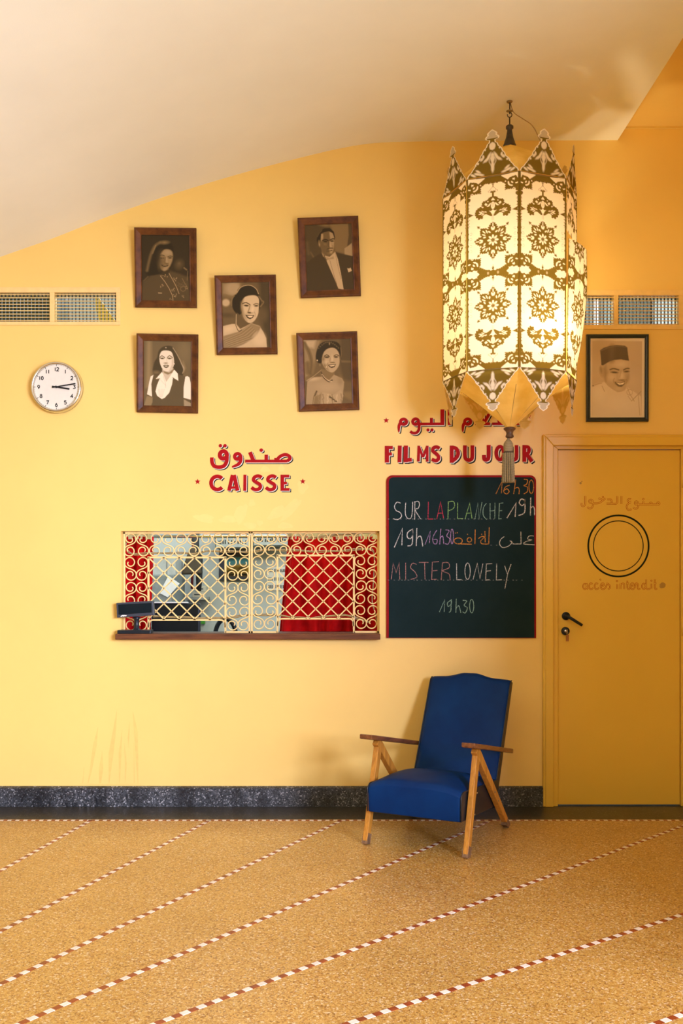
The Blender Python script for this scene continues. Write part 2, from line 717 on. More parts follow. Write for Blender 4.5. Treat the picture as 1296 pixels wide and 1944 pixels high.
# scrapes and paler repaint patches on the wall (real marks with a shape of their own)
M_mark = plain('scraped_wall_paint', (0.80, 0.535, 0.135), 0.5, var=0.06)
M_patch = plain('paler_repaint', (0.87, 0.640, 0.185), 0.5, var=0.02)
mb = MB()


def smear(pts, wd):
    P = [W(x, y) for x, y in pts]
    mb.ribbon([(p.x, p.z) for p in P], [w / S for w in wd], -0.0006)


for pts, wd in [([(186, 1380), (180, 1415), (172, 1465), (167, 1487)], [0.4, 7, 4, 0.8]),
                ([(222, 1347), (217, 1390), (211, 1430), (207, 1487)], [0.4, 6, 9, 0.8]),
                ([(232, 1385), (228, 1430), (227, 1487)], [0.4, 5, 1]),
                ([(194, 1425), (192, 1460), (190, 1487)], [0.5, 8, 3]),
                ([(252, 1350), (258, 1390), (260, 1440), (262, 1488)], [0.4, 7, 5, 1]),
                ([(246, 1370), (244, 1400), (244, 1420)], [0.4, 3, 0.4]),
                ([(236, 1410), (239, 1450), (238, 1486)], [0.4, 3, 0.6]),
                ([(160, 1455), (157, 1487)], [0.5, 1.5]), ([(254, 1410), (255, 1487)], [0.5, 1.2]),
                ([(150, 1488.5), (200, 1489.5), (268, 1488.5)], [0.6, 2.2, 0.6])]:
    smear(pts, wd)
mb.build('scrape_mark', M_mark, wall_back)
mb = MB()
for cx, cy, rx, ry, rot in [(388, 984, 19, 8, 8), (433, 986, 16, 7, 0), (457, 975, 11, 19, 20), (478, 955, 6, 7, 0),
                            (527, 973, 20, 10, -28), (552, 966, 26, 9, -50), (574, 925, 10, 12, 0), (493, 993, 6, 5, 0),
                            (541, 998, 14, 6, 0), (503, 891, 9, 6, 0), (534, 889, 6, 7, 0), (475, 998, 12, 6, 10)]:
    pl = []
    for k in range(14):
        a = 2 * math.pi * k / 14
        rr = 1 + 0.16 * math.sin(3 * a + cx) + 0.1 * math.sin(5 * a + cy)
        u, v = rx * rr * math.cos(a), ry * rr * math.sin(a)
        c, s_ = math.cos(R(rot)), math.sin(R(rot))
        p = W(cx + u * c - v * s_, cy + u * s_ + v * c)
        pl.append((p.x, p.z))
    mb.flat(pl, -0.0005)
mb.build('repaint_patch', M_patch, wall_back)

# right-hand wall with the street entrance, left wall, wall behind the viewer
EN_Y0, EN_Y1, EN_Z = -8.6, -3.6, 2.7
mb = MB()
mb.box(XR, XR + 0.25, EN_Y1, WT, 0, ZT)
mb.box(XR, XR + 0.25, YF, EN_Y0, 0, ZT)
mb.box(XR, XR + 0.25, EN_Y0, EN_Y1, EN_Z, ZT)
mb.box(1.80, XR, -3.25, -3.05, 0, 1.95)  # low pier out of view, added to shade the right wall and floor
struct(mb.build('wall_right', M_wall2))
M_dim = wall_paint('brown_foyer_panelling', (0.22, 0.12, 0.03), 0.5, 0.3)
mb = MB()
mb.box(XL - 0.2, XL, YF, WT, 0, ZT)
struct(mb.build('wall_left', M_dim))
mb = MB()
mb.box(XL - 0.2, XR + 0.25, YF - 0.2, YF, 0, ZT)
struct(mb.build('wall_front', M_dim))

# floor
mb = MB()
YS = floor_pt(648, 1555.5).y
mb.box(XL, XR + 0.25, YF, YS, -0.12, 0)
floor = struct(mb.build('floor', M_floor), 'ochre terrazzo floor')
mb = MB()
mb.box(XL, XR, YS, 0.0, -0.12, 0)
mb.box(H_DOOR[0], H_DOOR[1], 0.0, WT, -0.12, 0)
struct(mb.build('trim_1', M_strip), 'charcoal terrazzo band along the wall')
mb = MB()
mb.box(XR + 0.25, 9.0, -14, 3, -0.13, -0.01)
struct(mb.build('ground', plain('pale_pavement', (0.62, 0.56, 0.48), 0.8)), 'pavement outside the entrance')

# inlaid lines of red-brown and cream tiles
INLAY = [((9, 1648.5), (173, 1557), 2), ((0, 1768.7), (398, 1557.2), 3), ((0, 1868.6), (647, 1558), 4),
         ((36.7, 1943.8), (931.6, 1557.6), 5), ((295, 1943.8), (1296, 1567.5), 6), ((796, 1899), (1296, 1735.8), 7),
         ((1243.5, 1944), (1296, 1925.5), 8)]


def inlay(name, A, B, wd, step, skew=0.0):
    A, B = Vector(A), Vector(B)
    t = (B - A)
    L = t.length
    t.normalize()
    n = Vector((-t.y, t.x, 0))
    mb = MB()
    k = 0
    x = 0.0
    h = 0.0012
    while x < L:
        x2 = min(L, x + step)
        p = [A + t * x - n * wd / 2, A + t * x2 - n * wd / 2, A + t * (x2 + skew) + n * wd / 2, A + t * (x + skew) + n * wd / 2]
        lo = [Vector((q.x, q.y, -0.0005)) for q in p]
        hi = [Vector((q.x, q.y, h)) for q in p]
        mb.hexa(lo + hi, k % 2)
        k += 1
        x = x2
    return struct(mb.build(name, [M_tilered, M_tilecream]), 'inlaid line of red-brown and cream tiles')


YB = floor_pt(648, 1557.3).y
for (a, b, i) in INLAY:
    A, B = floor_pt(*a), floor_pt(*b)
    t = (B - A)
    if B.y < YB - 0.03:             # runs on past the picture's right edge
        k = (min(1.95, B.x + 3) - B.x) / t.x
        k = min(k, (YB - 0.02 - B.y) / t.y) if t.y > 0 else k
        B = B + t * max(0, k)
    A = A - t.normalized() * 1.2
    inlay('trim_%d' % i, A, B, 0.021, 0.030)
inlay('trim_9', (XL + 0.02, YB, 0), (XR - 0.01, YB, 0), 0.017, 0.0215)

# baseboard
mb = MB()
zb = W(0, 1493.5).z
xb = W(1034.5, 0).x
mb.box(XL, xb, -0.022, 0.0, 0.0, zb - 0.004)
mb.add([(XL, -0.022, zb - 0.004), (xb, -0.022, zb - 0.004), (xb, 0, zb + 0.004), (XL, 0, zb + 0.004)], [(0, 1, 2, 3)])
struct(mb.build('baseboard_back', M_base), 'grey speckled terrazzo baseboard')

# cream ceiling that swoops down to the left, and the ochre ceiling above it
prof = [(-900, 812), (-600, 704), (-300, 596), (0, 488), (100, 452.5), (200, 413), (300, 377.5), (400, 346), (500, 317.5), (600, 292),
        (640, 283), (680, 275.5), (720, 271), (780, 268.8), (900, 267.5), (1172, 266)]
pts = []
for i in range(len(prof)):
    pts.append(W(*prof[i]))
sm = [Vector((p.x, 0, p.z)) for p in spline(pts, 12)]
sm = [p for p in sm if p.x > XL]
mb = MB()
n = len(sm)
v, f = [], []
TH = 0.085
for y in (0.0, YF):
    for p in sm:
        v.append((p.x, y, p.z))
    for p in sm:
        v.append((p.x, y, min(p.z + TH, ZT)))
for i in range(n - 1):
    f.append((i, i + 1, 2 * n + i + 1, 2 * n + i))
    f.append((n + i, 3 * n + i, 3 * n + i + 1, n + i + 1))
    f.append((i, n + i, n + i + 1, i + 1))
    f.append((2 * n + i, 2 * n + i + 1, 3 * n + i + 1, 3 * n + i))
f.append((n - 1, 2 * n - 1, 4 * n - 1, 3 * n - 1))
f.append((0, 2 * n, 3 * n, n))
mb.add(v, f, 0, False)
ceil = mb.build('ceiling', M_ceil)
struct(ceil, 'cream ceiling curving down to the left')
mb = MB()
mb.box(XL - 0.2, XR + 0.25, YF - 0.2, WT, ZT, ZT + 0.15)
mb.box(W(1176, 0).x, XR, -0.012, 0.0, ZT - 0.012, ZT)
struct(mb.build('ceiling.001', M_wall2), 'ochre upper ceiling')

# ================================================================ DOOR
door = bpy.data.objects.new('door_1', None)
door.location = ((H_DOOR[0] + H_DOOR[1]) / 2, 0, 0)
col.objects.link(door)
OFF['door_1'] = Vector(door.location)
struct(door, 'yellow door with a painted double ring and no-entry lettering')
x0, x1 = W(1058, 0).x, W(1291.5, 0).x
zt = W(0, 853).z
mb = MB()
mb.box(x0 + 0.002, x1 - 0.002, 0.006, 0.048, 0.006, zt - 0.003)
leaf = mb.build('door_leaf', M_door, door, bevel=0.003)
# casing: outer band, rounded bead, inner stop
mb = MB()
xo0, xo1, zo = W(1029, 0).x, W(1320, 0).x, W(0, 826).z
xi0, xi1, zi = W(1046, 0).x, W(1302.5, 0).x, W(0, 845).z


def arch(mb, a0, a1, at, b0, b1, bt, y0, y1, m=0):
    """door-shaped band between outer (a) and inner (b) outlines"""
    o = [(a0, 0.0), (a0, at), (a1, at), (a1, 0.0)]
    i_ = [(b0, 0.0), (b0, bt), (b1, bt), (b1, 0.0)]
    for k in range(3):
        q = [o[k], o[k + 1], i_[k + 1], i_[k]]
        mb.hexa([(x, y0, z) for x, z in q] + [(x, y1, z) for x, z in q], m)


arch(mb, xo0, xo1, zo, xi0, xi1, zi, -0.026, -0.0005)
arch(mb, xo0 + 0.012, xo1 - 0.012, zo - 0.012, xi0 + 0.006, xi1 - 0.006, zi - 0.006, -0.034, -0.02)
mb.build('door_casing', M_door, door, bevel=0.004)
mb = MB()
arch(mb, xi0 + 0.0005, xi1 - 0.0005, zi + 0.004, x0 + 0.000, x1 - 0.000, zt, -0.012, 0.07)
mb.build('door_stop', M_door, door, bevel=0.003)
# lever handle
c = W(1074, 1169.5)
mb = MB()
mb.lathe([(0.0235, -0.006), (0.0235, 0.004), (0.020, 0.008), (0.011, 0.010), (0.010, 0.040), (0.0, 0.044)], (c.x, 0, c.z), 24, axis='y')
e = W(1104, 1187, 0.034)
mb.tube([(c.x, -0.034, c.z), (c.x + 0.02, -0.042, c.z - 0.012), (e.x, -0.042, e.z)], [0.0095, 0.009, 0.0085], 12)
mb.build('door_handle', M_blackpl, door)['label'] = 'black lever handle'
c = W(1073, 1198)
mb = MB()
mb.lathe([(0.0235, -0.006), (0.0235, 0.004), (0.019, 0.007), (0.0, 0.007)], (c.x, 0, c.z), 24, axis='y')
mb.build('lock_rose', M_blackpl, door)
mb = MB()
mb.lathe([(0.009, 0.006), (0.009, 0.012), (0.0, 0.012)], (c.x, 0, c.z), 16, axis='y')
mb.box(c.x - 0.0015, c.x + 0.0015, -0.040, -0.011, c.z - 0.004, c.z + 0.012)
mb.tube([(c.x, -0.030, c.z + 0.004), (c.x + 0.006, -0.032, c.z - 0.008), (c.x + 0.002, -0.03, c.z - 0.020), (c.x - 0.004, -0.03, c.z - 0.008)],
        0.0012, 6, closed=True)
key = mb.build('key', M_chrome, door)
mb = MB()
mb.box(c.x - 0.004, c.x + 0.012, -0.033, -0.0275, c.z - 0.057, c.z - 0.020)
mb.build('key_tag', plain('brown_key_tag', srgb(150, 95, 35), 0.5), key)
for yy in (895, 1176):
    a, b = W(1292, yy), W(1292, yy + 31)
    mb = MB()
    mb.lathe([(0.007, 0), (0.007, a.z - b.z)], (a.x + 0.006, -0.010, b.z), 12)
    mb.lathe([(0.0075, 0), (0.0075, 0.002)], (a.x + 0.006, -0.010, (a.z + b.z) / 2), 12)
    mb.build('hinge', M_door, door)

# lettering on the door -----------------------------------------------------
M_outline = plain('thin_red_outline_paint', (0.38, 0.012, 0.003), 0.6, spec=0.1)
M_ring = plain('dark_green_ring_paint', (0.012, 0.018, 0.006), 0.6, spec=0.1)
YD = 0.006


def T(ox, oy, sc):
    def f(p):
        q = W(ox + p[0] / sc, oy + p[1] / sc)
        return Vector((q.x, q.z))
    return f


def strokes(mb, tf, data, y, mat=0, grow=0.0, unit=1.0, dx=0.0, dy=0.0, wmul=1.0):
    """data: list of (points, width) in picture-crop units; width may be list"""
    for pts, w in data:
        q = [tf((p[0] + dx, p[1] + dy)) for p in pts]
        if isinstance(w, (list, tuple)):
            ww = [(a * wmul + grow) * unit for a in w]
        else:
            ww = (w * wmul + grow) * unit
        closed = len(pts) > 3 and abs(pts[0][0] - pts[-1][0]) < 1e-6 and abs(pts[0][1] - pts[-1][1]) < 1e-6
        if closed:
            q = q[:-1]
        if len(q) == 1:
            c = q[0]
            r = (ww / 2)
            mb.flat([(c.x + r * math.cos(a * math.pi / 9), c.y + r * math.sin(a * math.pi / 9)) for a in range(18)], y, mat)
        else:
            mb.ribbon(q, ww, y, mat, closed)


def sp(pts, k=5):
    return [tuple(p) for p in spline(pts, k)]


def O(cx, cy, rx, ry):
    return arc(cx, cy, rx, ry, 0, 360, 24)


tfd = T(1090, 930, 7.2)
u = 1 / 7.2 / S
W1 = 15
ar = [(O(1150, 185, 15, 15), W1), (O(1048, 187, 14, 14), W1), ([(1150, 199), (870, 199)], W1), ([(946, 152), (946, 199)], W1), ([(946, 126)], 22),
      (O(850, 178, 22, 22), W1), (sp([(874, 180), (876, 225), (858, 252), (830, 256), (806, 238)]), W1),
      (sp([(778, 128), (750, 124), (732, 140), (742, 160), (778, 168)]), W1),
      (sp([(775, 168), (735, 190), (717, 228), (730, 265), (760, 272), (785, 262)]), W1),
      ([(645, 84), (645, 192)], W1), ([(590, 84), (590, 170), (570, 190), (520, 188)], W1),
      ([(450, 130), (500, 130), (512, 145), (516, 187), (442, 187)], W1),
      ([(330, 112), (372, 128), (398, 140)], W1), (sp([(428, 112), (385, 150), (330, 182), (250, 184)]), W1), ([(393, 98)], 20),
      (O(228, 155, 24, 22), W1), (sp([(253, 160), (256, 215), (235, 248), (205, 252), (180, 232)]), W1),
      (sp([(151, 82), (151, 185), (138, 215), (115, 222), (100, 205), (102, 178)]), W1)]
WL = 12.5
fr = [(O(146, 1320, 24, 36), WL), (sp([(174, 1275), (174, 1338), (192, 1357)]), WL),
      (sp([(250, 1290), (228, 1275), (207, 1300), (207, 1335), (228, 1358), (262, 1340)]), WL),
      (sp([(325, 1290), (303, 1275), (282, 1300), (282, 1335), (303, 1358), (340, 1340)]), WL),
      (sp([(365, 1322), (402, 1305), (400, 1280), (378, 1280), (362, 1310), (370, 1345), (395, 1358), (430, 1335), (452, 1275)]), WL),
      ([(350, 1215), (366, 1240)], 12),
      (sp([(440, 1276), (470, 1290), (488, 1315), (485, 1345), (460, 1357)]), WL),
      ([(590, 1288), (590, 1357)], WL), ([(585, 1245)], 22), ([(632, 1280), (632, 1357)], WL),
      (sp([(632, 1305), (660, 1280), (682, 1290), (684, 1357)]), WL),
      (sp([(727, 1240), (727, 1335), (745, 1357), (765, 1340)]), WL), ([(708, 1282), (752, 1278)], 12),
      (sp([(770, 1322), (812, 1305), (808, 1280), (785, 1278), (768, 1310), (776, 1345), (800, 1358), (828, 1335), (845, 1278), (875, 1290)]), WL),
      (sp([(875, 1285), (868, 1340), (885, 1357), (905, 1345)]), WL),
      (O(952, 1318, 24, 37), WL), (sp([(984, 1225), (984, 1335), (1010, 1357), (1042, 1345)]), WL),
      ([(1056, 1282), (1056, 1350)], WL), ([(1056, 1242)], 20),
      (sp([(1103, 1222), (1103, 1335), (1115, 1357), (1135, 1345)]), WL), ([(1088, 1280), (1125, 1275)], 12)]
for nm, data in (('arabic_lettering', ar[:9]), ('arabic_lettering', ar[9:12]), ('arabic_lettering', ar[12:17]), ('arabic_lettering', ar[17:]), ('french_lettering', fr[:9]), ('french_lettering', fr[9:])):
    mb = MB()
    strokes(mb, tfd, data, YD - 0.0008, 0, 6.5, u)
    strokes(mb, tfd, data, YD - 0.0014, 1, -3.5, u)
    mb.build(nm, [M_outline, M_door], leaf)
for rg in ((arc(605, 766, 413, 418, 0, 360, 72), 24), (arc(603, 766, 340, 343, 0, 360, 72), 13)):
    mb = MB()
    strokes(mb, tfd, [rg], YD - 0.0008, 0, 0, u)
    mb.build('painted_ring', M_ring, leaf)
mb = MB()
for (px, py, r) in ((1258, 1111, 5.5), (1255.5, 1113.5, 3.5), (1102, 917, 2.2), (1104.5, 914, 1.2)):
    p = W(px, py)
    mb.flat([(p.x + r / S * math.cos(a * 0.42) * (1 + 0.15 * math.sin(2 * a)), p.z + r / S * math.sin(a * 0.42)) for a in range(15)], YD - 0.0005 - r * 1e-5)
mb.build('grease_spot', plain('grease_spot', (0.42, 0.25, 0.045), 0.5), leaf)


# ================================================================ PAINTED SIGNS ON THE WALL
def star(cx, cy, r):
    return [(cx + (r if k % 2 == 0 else r * 0.42) * math.sin(math.pi * k / 5), cy - (r if k % 2 == 0 else r * 0.42) * math.cos(math.pi * k / 5))
            for k in range(10)]


def sign(name, label, tf, sc, groups, stars, off=10):
    """groups: (part name, strokes, offset); red letters with white edge and black block shade"""
    u = 1 / sc / S
    allp = [tf(p) for _, data, _ in groups for pts, _ in data for p in pts]
    cx = sum(p.x for p in allp) / len(allp)
    cz = sum(p.y for p in allp) / len(allp)
    root = thing(name, label, 'lettering', (cx, 0, cz))
    for part, data, off in groups:
        mb = MB()
        for k in (1.12, 0.85, 0.6):
            strokes(mb, tf, data, -0.0010 - (1 - k) * 1e-4, 0, 1.0, u, off * k, off * k * 0.9)
        for k in (0.42, 0.25):
            strokes(mb, tf, data, -0.0016 - (1 - k) * 1e-4, 1, 1.0, u, off * k, off * k * 0.9)
        strokes(mb, tf, data, -0.0022, 2, 0, u)
        mb.build(part, [M_black, M_white, M_red], root)
    for pl in stars:
        mb = MB()
        mb.flat([tuple(tf(p)) for p in pl], -0.0016)
        mb.build('star', M_red, root)
    return root


tf7 = T(340, 820, 4.63)
S1 = [(725, 402), (706, 390), (682, 389), (660, 402), (655, 425), (682, 446), (708, 462), (714, 484), (700, 502), (675, 508), (655, 503), (636, 488)]
S2 = [(x + 126, y) for x, y in S1]
caisse = [(arc(336, 449, 55, 58, 42, 318, 24), 33), ([(438, 518), (470, 378)], 32), ([(482, 378), (514, 518)], 34), ([(450, 490), (505, 490)], 22),
          ([(579, 376), (577, 519)], 28), (sp(S1, 3), 31), (sp(S2, 3), 31),
          ([(907, 376), (907, 519)], 32), ([(895, 389), (968, 389)], 26), ([(895, 450), (948, 450)], 24), ([(895, 506), (972, 506)], 26)]
sanduq = [(O(389, 203, 31, 33), 36), (sp([(288, 224), (291, 270), (312, 302), (355, 310), (395, 298), (417, 260), (420, 205)]), 33),
          ([(363, 122)], 31), ([(404, 122)], 31),
          (O(514, 216, 25, 24), 31), (sp([(541, 216), (541, 252), (520, 285), (465, 309)]), [31, 31, 31, 31, 31, 31, 31, 31, 31, 30, 29, 27, 25, 22, 19, 16]),
          ([(622, 178), (655, 256)], 34), ([(580, 257), (950, 257)], 27), ([(766, 200), (766, 257)], 31), ([(722, 161)], 32),
          ([(845, 228), (848, 257)], 20), (sp([(852, 258), (885, 218), (930, 200), (965, 212), (974, 236), (948, 257)]), 29)]
sign('painted_lettering', 'red CAISSE lettering painted above the grilled ticket window', tf7, 4.63,
     [('french_lettering', caisse, 11), ('arabic_lettering', sanduq, 11)], [star(162, 437, 27), star(1086, 435, 27)])

tf8 = T(720, 770, 4.05)
films = [([(57, 310), (57, 439)], 33), ([(45, 323), (103, 323)], 25), ([(60, 374), (96, 372)], 24),
         ([(157, 308), (154, 437)], 30), ([(203, 308), (201, 436)], 32), ([(195, 420), (249, 416)], 30),
         ([(303, 309), (299, 431)], 22), ([(304, 316), (334, 398)], 19), ([(366, 316), (334, 398)], 19), ([(367, 309), (367, 432)], 22),
         (sp([(462, 330), (440, 319), (416, 326), (410, 348), (432, 368), (452, 388), (452, 412), (430, 425), (402, 412)], 3), 27),
         ([(555, 308), (555, 441)], 30), (sp([(555, 322), (588, 330), (604, 358), (600, 385), (582, 410), (552, 430)], 4), 29),
         (sp([(657, 306), (658, 395), (676, 418), (700, 416), (713, 395), (714, 306)], 4), 29),
         (sp([(839, 303), (838, 395), (824, 416), (806, 412), (803, 380)], 4), [32] * 17 ),
         (O(926, 366, 29, 50), 28),
         (sp([(1004, 304), (1006, 395), (1020, 417), (1040, 415), (1053, 395), (1053, 304)], 4), 28),
         ([(1113, 304), (1113, 433)], 30), (sp([(1113, 317), (1142, 320), (1150, 342), (1140, 366), (1113, 372)], 4), 26), ([(1128, 370), (1172, 431)], 30)]
nt_ = len(films[14][0])
films[14] = (films[14][0], 31)
aflam = [(O(185, 125, 23, 20), 24), (sp([(160, 135), (150, 160), (149, 206)], 4), [24, 24, 24, 23, 22, 20, 17, 13, 7]),
         (O(278, 124, 22, 21), 24), ([(278, 143), (497, 141)], 21), (sp([(303, 128), (304, 180), (286, 208), (258, 212), (236, 199)]), 22),
         ([(399, 95), (399, 141)], 23), ([(373, 188)], 25), ([(404, 188)], 25), ([(483, 30), (483, 150)], 30), ([(537, 30), (539, 151)], 27),
         (O(678, 124, 23, 20), 24), (sp([(652, 135), (642, 160), (640, 203)], 4), [24, 24, 24, 23, 22, 20, 17, 13, 7]),
         ([(735, 141), (850, 141)], 22), ([(790, 66), (786, 141)], 32), ([(842, 66), (800, 141)], 24), ([(865, 141), (1005, 141)], 20),
         (O(940, 118, 22, 20), 24), ([(940, 76)], 24), ([(1062, 60), (1062, 151)], 28)]
sign('painted_lettering', 'red FILMS DU JOUR lettering painted above the chalkboard', tf8, 4.05,
     [('french_lettering', films, 12), ('arabic_lettering', aflam, 10)], [star(52, 114, 23), star(1148, 84, 20)])

# ================================================================ CHALKBOARD
bx0, bx1, bz0, bz1 = W(733, 0).x, W(1016.5, 0).x, W(0, 1211).z, W(0, 902.5).z
board = thing('chalkboard', 'dark green chalkboard with red border and chalked film times', 'chalkboard', ((bx0 + bx1) / 2, 0, bz0))


def round_top(x0, x1, z0, z1, r):
    p = [(x0, z0), (x1, z0)]
    for k in range(7):
        a = R(90 * k / 6)
        p.append((x1 - r + r * math.cos(a), z1 - r + r * math.sin(a)))
    for k in range(7):
        a = R(90 + 90 * k / 6)
        p.append((x0 + r + r * math.cos(a), z1 - r + r * math.sin(a)))
    return p


mb = MB()
mb.prism(round_top(bx0, bx1, bz0, bz1, 0.035), -0.012, -0.0003)
mb.build('border', plain('dark_red_border_paint', (0.26, 0.006, 0.007), 0.6, spec=0.1), board)
def chalk(name, rgb):
    m = bpy.data.materials.new(name)
    m.use_nodes = True
    nt = m.node_tree
    b = nt.nodes['Principled BSDF']
    b.inputs['Roughness'].default_value = 0.9
    b.inputs['Specular IOR Level'].default_value = 0.05
    tc = nt.nodes.new('ShaderNodeTexCoord')
    nz = nt.nodes.new('ShaderNodeTexNoise')
    nz.inputs['Scale'].default_value = 260
    nz.inputs['Detail'].default_value = 3
    rp = nt.nodes.new('ShaderNodeValToRGB')
    rp.color_ramp.elements[0].position = 0.36
    rp.color_ramp.elements[1].position = 0.58
    rp.color_ramp.elements[0].color = (rgb[0] * 0.25 + 0.006, rgb[1] * 0.25 + 0.012, rgb[2] * 0.25 + 0.012, 1)
    rp.color_ramp.elements[1].color = (*rgb, 1)
    nt.links.new(tc.outputs['Object'], nz.inputs['Vector'])
    nt.links.new(nz.outputs['Fac'], rp.inputs['Fac'])
    nt.links.new(rp.outputs['Color'], b.inputs['Base Color'])
    return m


C_white = chalk('white_chalk', (0.62, 0.62, 0.58))
C_red = chalk('red_chalk', (0.52, 0.05, 0.09))
C_pink = chalk('faded_pink_chalk', (0.42, 0.22, 0.20))
C_green = chalk('green_chalk', (0.26, 0.48, 0.16))
C_mint = chalk('pale_green_chalk', (0.28, 0.46, 0.36))
C_orange = chalk('orange_chalk', (0.62, 0.26, 0.05))
C_lilac = chalk('lilac_chalk', (0.42, 0.27, 0.50))
tf5 = T(700, 770, 3.6)
u5 = 1 / 3.6 / S
A_ = [([(462, 778), (488, 660), (508, 770)], 0), ([(468, 737), (502, 735)], 0)]
Mb = Mat('chalkboard_slate', (0.012, 0.026, 0.027), 0.7, spec=0.08)
Mb.color(Mb.ramp(Mb.noise(3.5, 5, 0.65), [(0.3, (0.006, 0.019, 0.021)), (0.75, (0.012, 0.028, 0.030))]))
mb = MB()
mb.prism(round_top(bx0 + 0.014, bx1 - 0.010, bz0 + 0.002, bz1 - 0.012, 0.026), -0.0135, -0.010)
for y, x0, x1 in ((776, 130, 920), (954, 828, 890), (1192, 130, 1050)):
    x = x0
    while x < x1:
        ga, gb = tf5((x, y)), tf5((x + 9, y + 0.5))
        mb.ribbon([ga, gb], 1.6 * u5, -0.0136, 1)
        x += random.choice((22, 30, 38))
slate = mb.build('slate', [Mb.m, C_white], board)


CH = [
    (C_orange, [[(865, 605), (908, 515), (902, 600)], sp([(958, 545), (928, 560), (918, 590), (938, 605), (955, 588), (940, 570), (920, 582)]),
                [(1000, 508), (986, 605)], sp([(990, 572), (1012, 560), (1024, 575), (1022, 606)]),
                sp([(1055, 505), (1080, 510), (1074, 538), (1056, 548), (1080, 560), (1078, 590), (1054, 605)]), O(1106, 556, 16, 46)], 5.5),
    (C_white, [sp([(215, 668), (190, 662), (174, 690), (185, 718), (212, 732), (222, 758), (196, 780), (165, 774)]),
               sp([(250, 665), (248, 740), (265, 772), (286, 768), (295, 730), (298, 658)]),
               [(313, 658), (311, 780)], sp([(308, 660), (336, 656), (344, 680), (334, 704), (315, 714), (352, 776)], 4)], 5.5),
    (C_red, [[(405, 658), (402, 776), (438, 776)]] + [p for p, _ in A_], 5.5),
    (C_green, [[(541, 660), (538, 778)], sp([(538, 660), (574, 656), (584, 684), (570, 708), (540, 720)]), [(604, 664), (603, 773), (642, 773)],
               [(655, 776), (686, 668), (702, 772)], [(662, 737), (696, 735)]], 5.5),
    (C_mint, [[(722, 778), (742, 668), (750, 776), (770, 662)], sp([(800, 668), (780, 700), (779, 750), (802, 780)]), [(825, 668), (825, 776)],
              [(859, 665), (857, 772)], [(825, 722), (858, 718)], [(915, 666), (889, 670), (884, 776), (904, 774)], [(887, 720), (908, 718)]], 5),
    (C_white, [[(940, 770), (1002, 668), (996, 762)], sp([(1062, 648), (1038, 640), (1024, 665), (1042, 685), (1062, 668), (1062, 648), (1060, 730), (1018, 752)]),
               [(1102, 630), (1100, 752)], sp([(1100, 705), (1116, 690), (1127, 706), (1128, 750)])], 7),
    (C_white, [[(172, 970), (228, 840), (224, 955)], sp([(296, 845), (264, 868), (262, 900), (284, 910), (298, 882), (298, 848), (294, 945), (262, 960)]),
               [(326, 838), (322, 960)], sp([(322, 915), (345, 892), (358, 908), (366, 962)])], 6.5),
    (C_lilac, [[(382, 950), (418, 858), (412, 940)], sp([(462, 852), (436, 900), (440, 940), (460, 944), (464, 916), (440, 916)]), [(490, 842), (482, 950)],
               sp([(484, 910), (502, 892), (510, 946)]), sp([(520, 850), (546, 856), (530, 890), (550, 912), (540, 946), (518, 944)]), O(566, 895, 10, 50)], 5),
    (C_orange, [O(608, 925, 28, 20), [(590, 872)], [(602, 870)], [(596, 945), (700, 948)], O(684, 918, 15, 15), [(672, 880)],
                [(724, 848), (722, 946)], sp([(745, 910), (768, 895), (785, 900), (762, 925), (770, 945), (815, 946)]), [(790, 858), (792, 935)], [(820, 832), (816, 946)],
                [(768, 880)]], 5.5),
    (C_white, [sp([(922, 896), (898, 915), (890, 945), (910, 970), (948, 962), (975, 935), (962, 925), (985, 946)]), [(1035, 862), (1036, 946), (980, 946)],
               sp([(1122, 892), (1092, 892), (1082, 912), (1108, 918), (1070, 930), (1055, 946), (1128, 952)])], 5),
    (C_pink, [[(152, 1188), (165, 1076), (185, 1142), (206, 1074), (210, 1188)], [(250, 1074), (250, 1188)],
              sp([(325, 1086), (297, 1078), (284, 1108), (314, 1138), (326, 1172), (284, 1188)]), [(340, 1072), (406, 1072)], [(379, 1074), (382, 1188)],
              [(476, 1066), (432, 1070), (427, 1188), (463, 1187)], [(430, 1130), (466, 1126)],
              [(501, 1074), (492, 1192)], sp([(498, 1075), (540, 1074), (546, 1108), (500, 1130), (545, 1150), (553, 1194)], 4)], 5),
    (C_white, [[(597, 1078), (598, 1190), (631, 1190)], O(672, 1132, 18, 56), [(709, 1188), (738, 1078), (756, 1182), (776, 1080)],
               [(840, 1080), (800, 1082), (795, 1192), (822, 1190)], [(798, 1132), (830, 1128)], [(870, 1080), (868, 1192), (906, 1190)],
               [(925, 1095), (942, 1150)], [(968, 1084), (945, 1150), (926, 1252)]], 5),
    (C_mint, [[(480, 1410), (516, 1326), (512, 1410)], sp([(560, 1328), (535, 1348), (540, 1372), (562, 1352), (560, 1328), (558, 1398), (544, 1412)]),
              [(595, 1318), (592, 1416)], sp([(593, 1386), (612, 1368), (626, 1416)]), sp([(638, 1330), (666, 1336), (648, 1364), (670, 1382), (656, 1416), (638, 1408)]),
              O(700, 1370, 14, 46)], 5),
]
for m, sts, w in CH:
    mb = MB()
    data = [(s_, w if len(s_) > 1 else 7) for s_ in sts]
    strokes(mb, tf5, data, -0.0140, 0, 0, u5)
    mb.build('chalk_lettering', m, slate)
